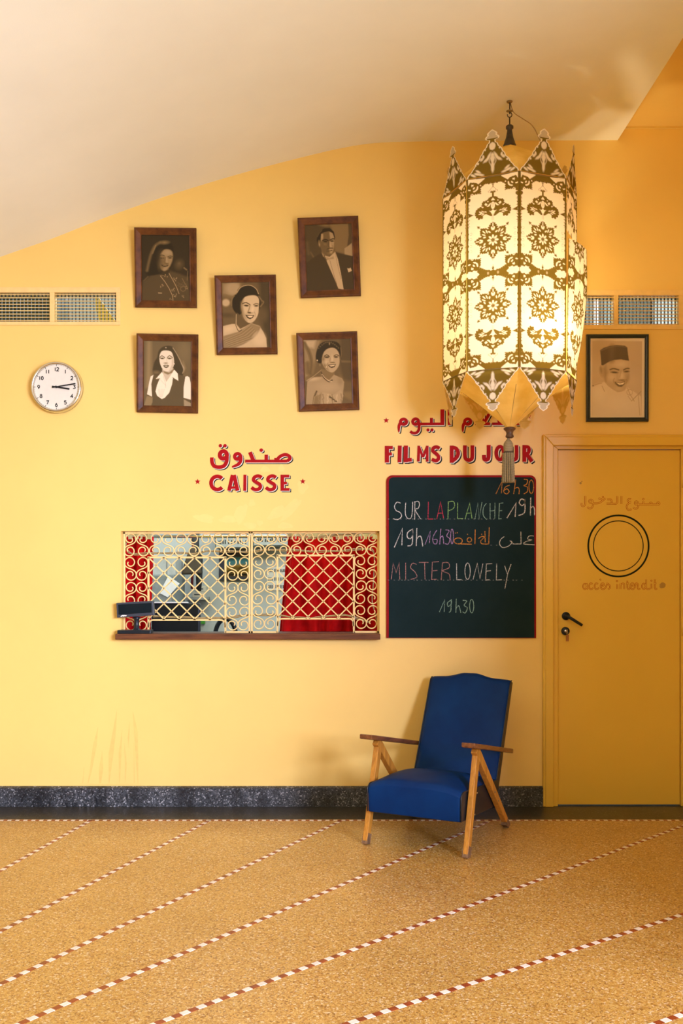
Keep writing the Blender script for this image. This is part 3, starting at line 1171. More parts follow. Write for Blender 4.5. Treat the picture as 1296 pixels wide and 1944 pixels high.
# ================================================================ WALL CLOCK
c0 = W(110.5, 737)
clock = thing('wall_clock', 'round chrome wall clock with white dial showing a quarter past three', 'clock', (c0.x, 0, c0.z))
mb = MB()
Rr = 0.1465
mb.lathe([(Rr - 0.012, 0.0005), (Rr, 0.004), (Rr, 0.034), (Rr - 0.004, 0.046), (Rr - 0.010, 0.050), (Rr - 0.016, 0.047), (Rr - 0.0185, 0.040),
          (Rr - 0.0195, 0.034)], (c0.x, 0, c0.z), 64, axis='y')
mb.build('rim', M_chrome, clock)
mb = MB()
mb.lathe([(Rr - 0.018, 0.030), (Rr - 0.018, 0.0345), (0.0, 0.0345)], (c0.x, 0, c0.z), 64, axis='y', smooth=False)
dial = mb.build('dial', M_clockface, clock)
DIG = {'0': [O(0.5, 0.5, 0.34, 0.44)], '1': [[(0.5, 0.02), (0.5, 0.98)]],
       '2': [sp([(0.14, 0.26), (0.3, 0.06), (0.62, 0.05), (0.82, 0.22), (0.74, 0.46), (0.14, 0.95)], 4) + [(0.9, 0.95)]],
       '3': [sp([(0.14, 0.06), (0.8, 0.07), (0.48, 0.42), (0.78, 0.52), (0.84, 0.76), (0.6, 0.95), (0.28, 0.93), (0.1, 0.8)], 4)],
       '4': [[(0.68, 0.98), (0.68, 0.06), (0.08, 0.72), (0.95, 0.72)]],
       '5': [[(0.82, 0.05), (0.24, 0.05), (0.16, 0.46)] + sp([(0.16, 0.46), (0.5, 0.36), (0.84, 0.56), (0.78, 0.84), (0.46, 0.96), (0.1, 0.82)], 4)],
       '6': [O(0.5, 0.68, 0.33, 0.28), sp([(0.66, 0.03), (0.34, 0.28), (0.18, 0.62)], 4)],
       '7': [[(0.1, 0.06), (0.88, 0.06), (0.36, 0.98)]],
       '8': [O(0.5, 0.27, 0.27, 0.22), O(0.5, 0.73, 0.35, 0.24)],
       '9': [O(0.5, 0.32, 0.33, 0.28), sp([(0.34, 0.97), (0.66, 0.72), (0.82, 0.38)], 4)]}
mb = MB()
yd = -0.0352
for h in range(1, 13):
    a = R(30 * h)
    rn = Rr * 0.695
    cx, cz = c0.x + rn * math.sin(a), c0.z + rn * math.cos(a)
    t = str(h)
    w, hh = 0.0165, 0.0215
    for i, ch in enumerate(t):
        adv = 0.0145 if '1' in t and len(t) == 2 else 0.017
        ox = cx + (i - (len(t) - 1) / 2) * adv - w / 2
        for st in DIG[ch]:
            mb.ribbon([(ox + p[0] * w, cz + hh / 2 - p[1] * hh) for p in (st[:-1] if st[0] == st[-1] else st)], 0.0046, yd, 0, st[0] == st[-1])
for k in range(60):
    a = R(6 * k)
    r1 = Rr * 0.875
    r0 = r1 - (0.009 if k % 5 == 0 else 0.004)
    mb.ribbon([(c0.x + r0 * math.sin(a), c0.z + r0 * math.cos(a)), (c0.x + r1 * math.sin(a), c0.z + r1 * math.cos(a))], 0.003 if k % 5 == 0 else 0.0010, yd)
mb.build('numerals', M_ink, dial)
for nm, ang, ln, w, y in (('hour_hand', 99, 0.076, 0.0095, 0.040), ('minute_hand', 80.5, 0.112, 0.0075, 0.043)):
    a = R(ang)
    t = Vector((math.sin(a), math.cos(a)))
    n_ = Vector((t.y, -t.x))
    c2 = Vector((c0.x, c0.z))
    q = [c2 - t * 0.024 - n_ * w * 0.35, c2 + t * ln - n_ * w * 0.5, c2 + t * ln + n_ * w * 0.5, c2 - t * 0.024 + n_ * w * 0.35]
    mb = MB()
    mb.prism([tuple(p) for p in q], -y, -y + 0.0015)
    mb.build(nm, M_ink, clock)
mb = MB()
mb.lathe([(0.006, 0.034), (0.006, 0.046), (0.0, 0.047)], (c0.x, 0, c0.z), 16, axis='y')
mb.build('hub', M_ink, clock)

# ================================================================ VENTILATION GRILLES
M_ventbar = plain('dark_vent_bars', (0.055, 0.05, 0.035), 0.5, spec=0.2)


def vent(label, outer, holes, y_top):
    x0, x1, z0, z1 = outer
    root = thing('ventilation_grille', label, 'vent', ((x0 + x1) / 2, 0, z0))
    mb = MB()
    hs = holes
    xs = [x0, hs[0][0], hs[0][1], hs[1][0], hs[1][1], x1]
    za, zb_ = hs[0][2], hs[0][3]
    mb.box(x0, x1, -0.006, -0.0004, z0, za)
    mb.box(x0, x1, -0.006, -0.0004, zb_, z1)
    for i in (0, 2, 4):
        mb.box(xs[i], xs[i + 1], -0.006, -0.0004, za, zb_)
    mb.build('frame', M_iron, root, bevel=0.0015)
    for h in hs:
        mb = MB()
        nb = 9
        for k in range(nb):
            z = h[2] + (h[3] - h[2]) * (k + 0.5) / nb
            mb.box(h[0], h[1], 0.004, 0.012, z - 0.0017, z + 0.0017)
        mb.build('horizontal_bars', M_iron, root)
        mb = MB()
        nv = 17
        for k in range(nv):
            x = h[0] + (h[1] - h[0]) * (k + 0.5) / nv
            mb.box(x - 0.0020, x + 0.0020, 0.024, 0.040, h[2], h[3])
        mb.build('vertical_bars', M_ventbar, root)


vent('yellow ventilation grille above the round clock', px_rect(-34, 545.5, 228.5, 617.5), H_VENTS[:2], 0)
vent('yellow ventilation grille above the black-framed portrait', px_rect(1038, 551, 1299, 625.5), H_VENTS[2:], 0)


# ================================================================ FRAMED PORTRAITS
def fit_rect(q, dt, db):
    """q: picture corners TL,TR,BR,BL of the frame's front; dt/db distance of top/bottom edge from the wall"""
    TL, TR, BR, BL = W(*q[0], dt), W(*q[1], dt), W(*q[2], db), W(*q[3], db)
    c = (TL + TR + BR + BL) / 4
    U = ((TR - TL) + (BR - BL)) / 2
    V = ((BL - TL) + (BR - TR)) / 2
    w, h = U.length, V.length
    un = U.normalized()
    vn = (V - un * V.dot(un)).normalized()
    return c, un, vn, w, h


def portrait(label, q, dt, db, mw, depth, frame_mat, art, inner, base, ramp, print_mat=None, frame_h=0.008, group=None):
    c, un, vn, w, h = fit_rect(q, dt, db)
    nn = un.cross(vn)            # away from the viewer (into the wall) or towards it
    if nn.y > 0:
        nn = -nn                 # points to the viewer
    root = thing('framed_portrait', label, 'framed picture', tuple(c), group=group)

    def P(a, b, e):
        return c + un * a + vn * b + nn * e

    def ringquads(mb, o, i, eo, ei):
        """four mitred pieces between rectangles of half sizes o and i at heights eo, ei"""
        O_ = [(-o[0], -o[1]), (o[0], -o[1]), (o[0], o[1]), (-o[0], o[1])]
        I_ = [(-i[0], -i[1]), (i[0], -i[1]), (i[0], i[1]), (-i[0], i[1])]
        for k in range(4):
            l = (k + 1) % 4
            mb.add([P(*O_[k], eo), P(*O_[l], eo), P(*I_[l], ei), P(*I_[k], ei)], [(0, 1, 2, 3)])

    mb = MB()
    hw, hh = w / 2, h / 2
    seq = [((hw, hh), -depth), ((hw, hh), -0.003), ((hw - 0.003, hh - 0.003), 0.0), ((hw - 0.010, hh - 0.010), 0.0),
           ((hw - mw + 0.005, hh - mw + 0.005), -frame_h), ((hw - mw, hh - mw), -frame_h + 0.001), ((hw - mw, hh - mw), -frame_h - 0.006)]
    for (a, ea), (b, eb) in zip(seq[:-1], seq[1:]):
        ringquads(mb, a, b, ea, eb)
    mb.add([P(-hw, -hh, -depth), P(hw, -hh, -depth), P(hw, hh, -depth), P(-hw, hh, -depth)], [(0, 1, 2, 3)])
    mb.build('frame', frame_mat, root, weld=True)
    pw, ph = hw - mw + 0.002, hh - mw + 0.002
    nx, ny = 118, 158

    def fn(u, v):
        C, U, V, N = (np.array(t) for t in (c, un, vn, nn))
        return C + np.outer((u * 2 - 1) * pw, U) + np.outer((v * 2 - 1) * ph, V) + N * (-frame_h - 0.004)

    u, v = np.meshgrid(np.linspace(0, 1, nx), np.linspace(0, 1, ny))
    u, v = u.ravel(), v.ravel()
    a, b, c2, d = (np.array(t, float) for t in inner)
    XY = np.outer((1 - u) * (1 - v), a) + np.outer(u * (1 - v), b) + np.outer(u * v, c2) + np.outer((1 - u) * v, d)
    A = Art(XY[:, 0], XY[:, 1], base)
    art(A)
    g = np.clip(A.v, 0, 1)
    lo, mid, hi = (np.array(srgb(*t)) for t in ramp)
    t = g[:, None]
    rgb = np.where(t < 0.5, lo + (mid - lo) * t * 2, mid + (hi - mid) * (t * 2 - 1))
    grid_mesh('photograph', nx, ny, fn, rgb, print_mat or M_photo, root)
    return root


SEPIA = ((22, 25, 20), (128, 104, 64), (236, 204, 150))
SEPIA4 = ((38, 36, 24), (140, 118, 78), (250, 232, 196))
SEPIA6 = ((58, 46, 40), (190, 168, 140), (255, 246, 232))


def art1(A):
    A.poly([(250, 1310), (262, 990), (400, 880), (560, 830), (680, 800), (850, 850), (1000, 910), (1040, 1310)], .2, 40)
    A.poly([(330, 850), (370, 600), (450, 400), (560, 330), (680, 335), (750, 420), (760, 560), (740, 700), (660, 840), (540, 860), (400, 880)], .06, 25, 1, True)
    A.line(sp([(335, 800), (365, 650), (400, 520), (460, 400), (540, 345)]), 26, .5, 45, .9)
    A.line(sp([(420, 520), (470, 390)]), 10, .7, 20, .8)
    A.ell(610, 345, 60, 24, .52, 0, 40)
    A.poly([(535, 560), (560, 500), (620, 455), (700, 465), (746, 520), (745, 620), (710, 720), (650, 795), (600, 810), (550, 760), (528, 660)], .56, 22, 1, True)
    A.poly([(515, 480), (590, 450), (545, 540), (560, 640), (520, 760), (490, 650)], .12, 40, .9, True)
    A.ell(560, 690, 40, 90, .28, 10, 60, .7)
    A.ell(660, 510, 55, 35, .62, 0, 50)
    A.line(sp([(528, 565), (565, 548), (610, 562)]), 11, .14, 10)
    A.line(sp([(665, 578), (705, 566), (742, 574)]), 10, .14, 10)
    A.ell(572, 598, 30, 11, .12, 0, 12)
    A.ell(704, 596, 25, 10, .12, 0, 12)
    A.ell(578, 596, 7, 5, .6, 0, 6)
    A.line([(622, 590), (612, 660), (625, 690)], 16, .3, 20, .7)
    A.ell(650, 690, 26, 12, .36, 0, 14)
    A.line([(648, 600), (655, 670)], 12, .7, 18, .6)
    A.poly([(556, 704), (615, 716), (685, 708), (660, 735), (610, 745), (575, 728)], .12, 10)
    A.line([(590, 722), (655, 722)], 7, .5, 6)
    A.ell(630, 780, 40, 20, .6, 0, 30, .6)
    A.poly([(560, 830), (640, 812), (700, 780), (690, 850), (640, 900), (590, 880)], .12, 20)
    A.ell(850, 705, 62, 75, .26, 20, 70, .8)
    A.ell(850, 690, 20, 20, .36, 0, 30, .7)
    for p in ([(548, 886), (625, 985), (690, 1090), (745, 1205), (756, 1295)], [(688, 845), (760, 975), (815, 1080), (850, 1175)]):
        A.line(p, 9, .68, 6)
    A.line([(548, 886), (605, 882)], 8, .55, 6)
    for (x, y, r) in ((640, 885, 26), (790, 945, 30), (578, 1052, 28), (758, 1112, 28), (786, 1205, 30), (915, 1222, 20), (965, 1078, 26), (715, 1262, 16)):
        for k in range(6):
            A.ell(x + r * .8 * math.sin(k * 2.3 + x), y + r * .8 * math.cos(k * 1.7 + y), r * .3, r * .24, .62, 30 * k, 8)
    A.ring(915, 1098, 40, 8, .48)
    for k in range(5):
        A.ring(830 + 30 * k, 1020 + 16 * (k % 3), 26, 5, .34)
    A.line([(520, 1168), (572, 1170)], 11, .8, 6)
    A.line(sp([(900, 930), (950, 1020), (990, 1080)]), 8, .5, 8)
    A.line([(930, 760), (970, 790)], 22, .42, 10)
    A.line([(990, 810), (980, 960)], 8, .44, 8)
    A.line([(280, 970), (350, 900)], 10, .34, 20)


def art2(A):
    A.poly([(220, 220), (560, 220), (480, 480), (330, 470), (220, 440)], .55, 90)
    A.ell(420, 330, 120, 110, .66, 0, 70, .8)
    A.ell(300, 570, 70, 65, .72, 0, 40)
    A.ell(330, 780, 130, 40, .22, 0, 50)
    A.poly([(840, 220), (1060, 220), (1060, 1340), (1000, 1340), (860, 800)], .17, 90)
    A.ell(900, 780, 90, 120, .3, 0, 90, .8)
    A.poly([(400, 590), (420, 470), (480, 420), (500, 350), (580, 290), (700, 280), (800, 340), (850, 450), (870, 620), (830, 730), (760, 600), (600, 700), (520, 780), (430, 700)], .07, 16, 1, True)
    A.line(sp([(485, 400), (540, 320), (630, 285), (720, 292), (800, 350), (835, 430)]), 11, .82, 12)
    A.line(sp([(395, 620), (400, 520), (440, 455)]), 10, .6, 14)
    A.line(sp([(840, 470), (890, 540), (920, 570), (870, 640)]), 16, .55, 20)
    A.poly([(482, 740), (560, 800), (620, 900), (720, 915), (600, 1000), (540, 1020), (470, 940)], .3, 26)
    A.poly([(548, 650), (560, 560), (610, 480), (700, 452), (800, 460), (845, 520), (845, 620), (835, 760), (780, 870), (710, 915), (640, 890), (585, 800)], .8, 16, 1, True)
    A.poly([(545, 560), (590, 520), (580, 640), (600, 760), (650, 880), (580, 800), (545, 690)], .45, 40, .7)
    A.ell(640, 800, 60, 60, .66, 0, 60, .5)
    A.line(sp([(575, 590), (630, 572), (690, 604)]), 13, .13, 9)
    A.line(sp([(755, 610), (795, 592), (835, 600)]), 11, .16, 9)
    A.ell(637, 622, 36, 14, .13, 5, 12)
    A.ell(800, 628, 32, 12, .16, 0, 12)
    A.line(sp([(700, 610), (680, 690), (665, 735), (700, 750), (745, 745)]), 12, .42, 14, .9)
    A.ell(690, 740, 26, 9, .22, 0, 12)
    A.ell(740, 690, 22, 60, .92, 10, 30, .6)
    A.line(sp([(770, 730), (785, 770), (780, 810)]), 8, .5, 14, .7)
    A.poly([(622, 778), (690, 786), (768, 782), (748, 825), (700, 850), (655, 828)], .12, 8, 1)
    A.poly([(648, 796), (752, 794), (725, 822), (690, 826)], .95, 7, 1)
    A.ell(710, 880, 40, 18, .72, 0, 30, .6)
    A.poly([(250, 960), (400, 925), (470, 925), (540, 1010), (640, 960), (720, 915), (860, 965), (920, 1060), (970, 1170), (990, 1345), (250, 1345)], .76, 16)
    A.poly([(255, 1130), (500, 1060), (720, 920), (880, 980), (820, 1130), (600, 1270), (420, 1345), (255, 1345)], .55, 22)
    for k in range(11):
        A.line([(260 + 10 * k, 1190 + 13 * k), (520 + 26 * k, 1085 + 9 * k), (700 + 14 * k, 950 + 14 * k)], 5, .42 if k % 2 else .68, 8, .7)
    A.ell(860, 1180, 100, 110, .84, 0, 80, .8)
    A.ell(360, 1010, 90, 40, .84, -15, 60, .7)
    A.line(sp([(460, 925), (490, 1010), (520, 1050), (560, 1028)]), 12, .2, 8)
    A.line(sp([(466, 925), (496, 1004), (520, 1040)]), 5, .85, 5)
    A.line([(474, 770), (470, 930)], 12, .75, 8)
    A.line([(482, 775), (480, 930)], 5, .2, 6)


def art3(A):
    A.poly([(640, 200), (1010, 200), (1030, 740), (730, 660), (700, 360)], .5, 40)
    A.poly([(945, 200), (1000, 200), (1003, 520), (930, 590), (955, 400)], .22, 14)
    A.poly([(960, 560), (1010, 520), (1040, 740), (890, 705), (890, 610)], .62, 14)
    A.ell(570, 230, 90, 26, .5, 8, 40)
    A.line(sp([(290, 520), (300, 620), (310, 690)]), 30, .36, 50)
    A.line([(345, 670), (390, 745)], 22, .4, 20)
    A.ell(340, 560, 60, 150, .2, 0, 80, .6)
    A.poly([(280, 840), (380, 760), (500, 690), (600, 740), (740, 668), (900, 712), (1040, 745), (1060, 1290), (280, 1310)], .15, 14)
    A.poly([(520, 640), (650, 740), (735, 640), (745, 720), (640, 770), (540, 740)], .5, 8)
    A.poly([(516, 670), (560, 725), (650, 745), (742, 664), (785, 780), (835, 1010), (882, 1280), (795, 1262), (720, 1080), (600, 810)], .74, 9)
    A.line([(652, 800), (735, 1080), (770, 1190)], 5, .42, 5)
    A.line([(745, 690), (775, 860), (835, 1100)], 5, .5, 5)
    A.poly([(590, 745), (650, 765), (715, 735), (720, 780), (655, 785), (605, 800)], .62, 8)
    A.line([(560, 720), (600, 800)], 10, .2, 8)
    A.poly([(934, 928), (966, 936), (988, 918), (1012, 972), (955, 1000)], .8, 7)
    A.poly([(500, 560), (505, 400), (560, 345), (680, 338), (728, 420), (728, 590), (700, 680), (640, 732), (570, 705), (520, 640)], .36, 14, 1, True)
    A.poly([(640, 350), (690, 350), (725, 430), (722, 590), (690, 690), (650, 680), (640, 600), (655, 480)], .62, 24, 1, True)
    A.poly([(505, 370), (545, 370), (548, 440), (520, 500), (505, 470)], .62, 16)
    A.poly([(440, 480), (450, 400), (490, 330), (560, 285), (650, 282), (715, 340), (738, 440), (728, 450), (700, 365), (640, 330), (560, 345), (510, 372), (498, 480), (495, 560), (460, 540)], .08, 10)
    A.line(sp([(450, 420), (480, 360), (520, 320)]), 10, .36, 16, .8)
    A.ell(485, 530, 22, 55, .42, -8, 14)
    A.ell(484, 545, 9, 30, .62, -8, 10)
    A.line(sp([(535, 480), (580, 464), (625, 480)]), 17, .07, 9)
    A.line(sp([(650, 476), (690, 456), (725, 456)]), 15, .1, 9)
    A.ell(580, 497, 32, 14, .1, 0, 12)
    A.ell(688, 490, 26, 11, .12, 0, 10)
    A.ell(575, 540, 26, 20, .48, 20, 24)
    A.line([(636, 500), (628, 560), (640, 585)], 15, .26, 14)
    A.line([(652, 500), (660, 575)], 14, .74, 12, .8)
    A.line(sp([(605, 622), (650, 604), (700, 606)]), 12, .16, 9)
    A.line(sp([(600, 650), (645, 650), (690, 640)]), 9, .14, 8)
    A.ell(650, 690, 30, 14, .55, 0, 20, .6)
    A.line([(700, 560), (700, 610)], 8, .4, 12, .6)


def art4(A):
    A.poly([(270, 240), (345, 240), (335, 900), (280, 1060), (240, 1060)], .5, 70)
    A.ell(900, 420, 100, 180, .36, 0, 110, .9)
    A.poly([(880, 600), (920, 720), (880, 820), (850, 790)], .5, 40)
    A.poly([(360, 780), (390, 620), (440, 540), (470, 420), (560, 345), (700, 350), (790, 490), (845, 640), (890, 770), (860, 860), (760, 880), (520, 850), (400, 850)], .11, 20, 1, True)
    A.line(sp([(710, 372), (770, 470), (830, 590), (850, 640), (890, 740), (870, 810)]), 13, .66, 16)
    A.ell(590, 370, 12, 9, .7, 0, 8)
    A.ell(420, 800, 60, 30, .4, 0, 40, .7)
    A.poly([(335, 1000), (345, 860), (450, 850), (520, 800), (800, 830), (915, 870), (890, 1050), (895, 1400), (335, 1400)], .2, 10)
    A.poly([(375, 838), (325, 870), (300, 960), (258, 1180), (345, 1222), (335, 1000)], .88, 8)
    A.poly([(915, 870), (950, 858), (985, 880), (1008, 980), (1022, 1272), (882, 1235), (885, 1050)], .9, 8)
    A.poly([(255, 1210), (355, 1235), (350, 1320), (310, 1400), (195, 1400)], .5, 14)
    A.poly([(885, 1262), (1020, 1310), (1015, 1400), (888, 1400)], .55, 14)
    A.poly([(890, 1250), (1025, 1275), (1020, 1330), (940, 1290)], .2, 14)
    A.poly([(520, 745), (715, 720), (720, 820), (640, 920), (600, 980), (540, 870)], .72, 12)
    A.poly([(535, 770), (640, 800), (720, 730), (700, 800), (620, 835), (560, 810)], .4, 20, .8)
    A.poly([(410, 912), (520, 786), (548, 850), (590, 960), (640, 890), (728, 748), (786, 812), (797, 945), (705, 885), (690, 1000), (640, 1150), (560, 1240), (510, 1262), (430, 1205), (404, 1130), (430, 1020), (480, 900)], .93, 7)
    A.line([(540, 860), (580, 1000), (575, 1060)], 5, .66, 8)
    A.line([(490, 925), (585, 1030)], 5, .74, 8)
    for k in range(5):
        A.line([(455 + 25 * k, 1090), (470 + 12 * k, 1225)], 6, .72, 10, .8)
    A.line([(690, 880), (790, 940)], 7, .5, 6)
    A.line([(485, 905), (415, 915)], 7, .55, 6)
    A.poly([(478, 590), (482, 500), (520, 430), (600, 415), (680, 440), (715, 520), (727, 610), (712, 700), (650, 765), (590, 778), (530, 740), (495, 670)], .84, 10, 1, True)
    A.poly([(690, 480), (722, 600), (705, 710), (640, 770), (690, 660)], .62, 30, .7)
    A.line(sp([(488, 538), (520, 510), (568, 540)]), 11, .14, 8)
    A.line(sp([(612, 540), (650, 508), (696, 540)]), 11, .14, 8)
    A.ell(525, 555, 32, 13, .3, 0, 12)
    A.ell(525, 556, 14, 9, .08, 0, 6)
    A.ell(650, 555, 34, 13, .3, 0, 12)
    A.ell(648, 557, 14, 9, .08, 0, 6)
    A.line([(600, 560), (606, 625)], 8, .66, 10, .7)
    A.ell(585, 636, 32, 9, .45, 0, 12)
    A.poly([(540, 678), (572, 664), (592, 670), (612, 664), (640, 678), (622, 708), (590, 720), (558, 708)], .2, 7)
    A.poly([(556, 680), (628, 680), (606, 694), (572, 694)], .88, 5)
    A.ell(590, 745, 36, 12, .76, 0, 20, .5)
    A.ell(728, 648, 8, 12, .9, 0, 6)


def art5(A):
    A.poly([(220, 200), (520, 210), (430, 560), (380, 760), (240, 860)], .55, 60)
    A.poly([(225, 220), (430, 220), (400, 350), (280, 330)], .7, 50)
    A.line(sp([(250, 260), (330, 440), (360, 600), (340, 760)]), 26, .22, 50, .9)
    A.line(sp([(300, 600), (310, 740)]), 60, .3, 50, .7)
    A.poly([(820, 200), (990, 190), (1030, 900), (860, 860), (800, 560)], .24, 60)
    A.poly([(830, 550), (1000, 560), (1000, 590), (840, 585)], .4, 24)
    A.poly([(860, 1060), (1030, 1060), (1030, 1220), (880, 1130)], .5, 50)
    A.line([(280, 880), (410, 790), (520, 700)], 9, .66, 9)
    A.poly([(440, 560), (430, 450), (470, 320), (540, 255), (660, 235), (780, 265), (830, 360), (830, 500), (800, 540), (560, 560), (500, 600)], .08, 16, 1, True)
    for k in range(12):
        A.ell(470 + 29 * k, 330 - 95 * math.sin(math.pi * k / 11) + 20, 14, 9, .3, 40 * k, 12)
    A.ell(645, 280, 9, 22, .6, 0, 8)
    A.line(sp([(826, 350), (834, 450), (815, 540)]), 10, .5, 12)
    A.poly([(515, 690), (720, 720), (730, 790), (800, 830), (700, 920), (580, 880), (500, 800)], .5, 20)
    A.poly([(265, 1290), (290, 890), (400, 820), (540, 810), (640, 870), (720, 780), (850, 838), (885, 900), (870, 1060), (840, 1290)], .62, 12)
    A.ell(390, 850, 90, 26, .75, -8, 40, .8)
    A.ell(640, 980, 170, 70, .68, 0, 80, .7)
    A.ell(820, 880, 40, 70, .55, 0, 50, .6)
    A.line([(385, 1290), (400, 1150), (440, 1050)], 18, .2, 16)
    A.poly([(395, 1140), (480, 1075), (560, 1068), (640, 1085), (710, 1110), (780, 1060), (830, 1015), (872, 1120), (840, 1290), (375, 1290)], .66, 9)
    for k in range(60):
        A.ell(410 + (k * 73) % 440, 1090 + (k * 41) % 170, 12, 7, .78 if k % 2 else .5, 50 * k, 8, .8)
    A.poly([(400, 1130), (520, 1080), (500, 1290), (380, 1290)], .42, 40, .6)
    for k in range(14):
        A.ell(650 + (k * 37) % 120, 1130 + (k * 29) % 90, 14, 6, .25, 37 * k, 6)
    A.line(sp([(516, 740), (545, 810), (590, 860), (640, 892), (690, 870)]), 20, .24, 8)
    for k in range(9):
        A.ell(530 + 19 * k, 780 + 110 * math.sin(min(1.45, k * .2)), 8, 7, .92, 0, 6)
    A.poly([(525, 560), (545, 440), (600, 370), (680, 345), (750, 365), (800, 440), (810, 540), (800, 630), (745, 715), (680, 745), (600, 705), (545, 630)], .68, 12, 1, True)
    A.poly([(525, 520), (565, 470), (575, 600), (640, 720), (560, 660)], .45, 36, .7)
    A.line(sp([(568, 480), (605, 460), (645, 488)]), 12, .14, 8)
    A.line(sp([(718, 480), (760, 460), (795, 478)]), 11, .14, 8)
    A.ell(607, 497, 32, 13, .14, 0, 11)
    A.ell(752, 496, 29, 12, .14, 0, 11)
    A.ell(690, 530, 16, 55, .8, 0, 26, .7)
    A.line([(660, 510), (650, 570)], 10, .5, 16, .7)
    A.ell(695, 583, 34, 9, .38, 0, 12)
    A.ell(590, 575, 40, 26, .78, 0, 40, .6)
    A.line(sp([(625, 590), (608, 620), (615, 650)]), 8, .42, 12, .7)
    A.poly([(622, 622), (690, 616), (748, 612), (730, 655), (685, 672), (645, 655)], .12, 7)
    A.poly([(636, 630), (740, 622), (715, 644), (670, 650)], .93, 6)
    A.ell(452, 548, 10, 14, .85, 0, 6)
    A.line([(494, 600), (496, 640)], 7, .7, 6)
    A.ell(596, 655, 8, 14, .8, 20, 6)


def art6(A):
    A.poly([(215, 675), (805, 672), (812, 1565), (217, 1562)], .54, 5)
    A.ell(330, 760, 120, 140, .46, 0, 160, .8)
    A.ell(690, 1150, 90, 120, .6, 0, 140, .8)
    A.poly([(217, 1562), (215, 1225), (300, 1190), (360, 1160), (420, 1215), (520, 1285), (600, 1268), (640, 1225), (720, 1280), (800, 1335), (812, 1565)], .7, 12)
    A.ell(300, 1300, 70, 90, .78, 0, 90, .7)
    A.ell(520, 1420, 160, 90, .74, 0, 90, .7)
    A.line(sp([(640, 1235), (665, 1300), (720, 1390)]), 7, .42, 8)
    A.line([(690, 1388), (800, 1275)], 6, .3, 6)
    A.line([(768, 1320), (790, 1560)], 6, .42, 7)
    A.line([(645, 1330), (690, 1390)], 6, .45, 6)
    A.ring(665, 1285, 34, 6, .45)
    A.line(sp([(225, 1205), (290, 1185), (330, 1180)]), 5, .4, 6)
    A.line([(335, 1210), (365, 1275)], 6, .4, 6)
    A.ell(228, 1208, 8, 6, .1, 0, 5)
    A.ell(328, 1035, 30, 72, .46, -8, 10)
    A.ell(322, 1020, 12, 40, .3, -8, 12)
    A.poly([(345, 1000), (350, 960), (450, 905), (560, 895), (650, 905), (655, 985), (662, 1060), (655, 1120), (630, 1190), (605, 1250), (560, 1278), (500, 1272), (440, 1235), (385, 1185), (358, 1110)], .5, 9, 1, True)
    A.poly([(345, 1000), (380, 960), (400, 1060), (380, 1160), (355, 1100)], .3, 40, .8)
    A.ell(560, 950, 70, 36, .66, -4, 60, .9)
    A.ell(450, 1105, 45, 40, .64, 0, 60, .9)
    A.ell(565, 1090, 26, 42, .68, 0, 36, .9)
    A.ell(640, 1110, 18, 40, .36, 0, 36, .8)
    A.ell(530, 1245, 40, 20, .6, 0, 36, .7)
    A.line(sp([(428, 1016), (470, 1002), (532, 1018)]), 15, .1, 8)
    A.line(sp([(590, 1018), (625, 1000), (655, 1000)]), 14, .1, 8)
    A.ell(480, 1047, 42, 11, .08, 4, 10)
    A.ell(625, 1037, 32, 10, .08, -4, 10)
    A.line([(560, 1030), (545, 1100)], 12, .4, 18, .7)
    A.ell(575, 1140, 38, 10, .24, 0, 14)
    A.line(sp([(480, 1120), (470, 1150), (490, 1190)]), 8, .3, 10, .8)
    A.line(sp([(625, 1130), (632, 1150), (615, 1180)]), 8, .26, 10, .8)
    A.poly([(482, 1158), (545, 1172), (612, 1150), (600, 1195), (565, 1222), (525, 1215), (497, 1190)], .14, 7)
    A.poly([(500, 1168), (548, 1180), (604, 1164), (585, 1190), (540, 1196)], .95, 6)
    A.poly([(308, 785), (350, 755), (420, 732), (510, 720), (600, 728), (630, 748), (640, 830), (652, 908), (560, 893), (480, 898), (420, 918), (345, 965), (325, 962), (318, 870)], .07, 8)
    A.line([(450, 745), (445, 900)], 50, .13, 60, .7)
    A.line(sp([(320, 790), (420, 748), (520, 735), (620, 745)]), 6, .2, 10)


def Z(ox, oy, s, pts):
    return [(ox + x / s, oy + y / s) for x, y in pts]


G = 'sepia film-star portraits in brown wooden frames'
portrait('brown-framed dark sepia portrait of a woman in an embroidered jacket', Z(240, 420, 8.64, [(113, 94), (1132, 112), (1158, 1414), (150, 1412)]),
         .070, .022, .0395, .020, M_frame, art1, [(232, 208), (1020, 236), (1032, 1298), (258, 1300)], .09, SEPIA, group=G)
portrait('brown-framed sepia portrait of a smiling woman in a draped shawl', Z(395, 510, 8.938, [(100, 112), (1141, 100), (1180, 1446), (146, 1464)]),
         .070, .022, .0395, .020, M_frame, art2, [(226, 230), (1012, 230), (1050, 1332), (256, 1336)], .34, SEPIA, group=G)
portrait('brown-framed sepia portrait of a man in tailcoat and white shirt front', Z(550, 400, 8.64, [(117, 116), (1116, 80), (1172, 1390), (184, 1430)]),
         .070, .022, .0395, .020, M_frame, art3, [(238, 226), (1005, 204), (1050, 1276), (292, 1302)], .2, SEPIA, group=G)
portrait('brown-framed sepia portrait of a woman in a dark vest and white collar', Z(250, 620, 9.257, [(90, 116), (1164, 138), (1158, 1522), (76, 1504)]),
         .066, .022, .0395, .020, M_frame, art4, [(212, 244), (1026, 258), (1018, 1388), (196, 1382)], .28, SEPIA4, group=G)
portrait('brown-framed sepia portrait of a smiling woman in a strapless lace dress', Z(550, 620, 8.64, [(102, 104), (1098, 74), (1148, 1362), (150, 1394)]),
         .066, .022, .0395, .020, M_frame, art5, [(226, 210), (986, 200), (1022, 1246), (258, 1272)], .36, SEPIA, group=G)
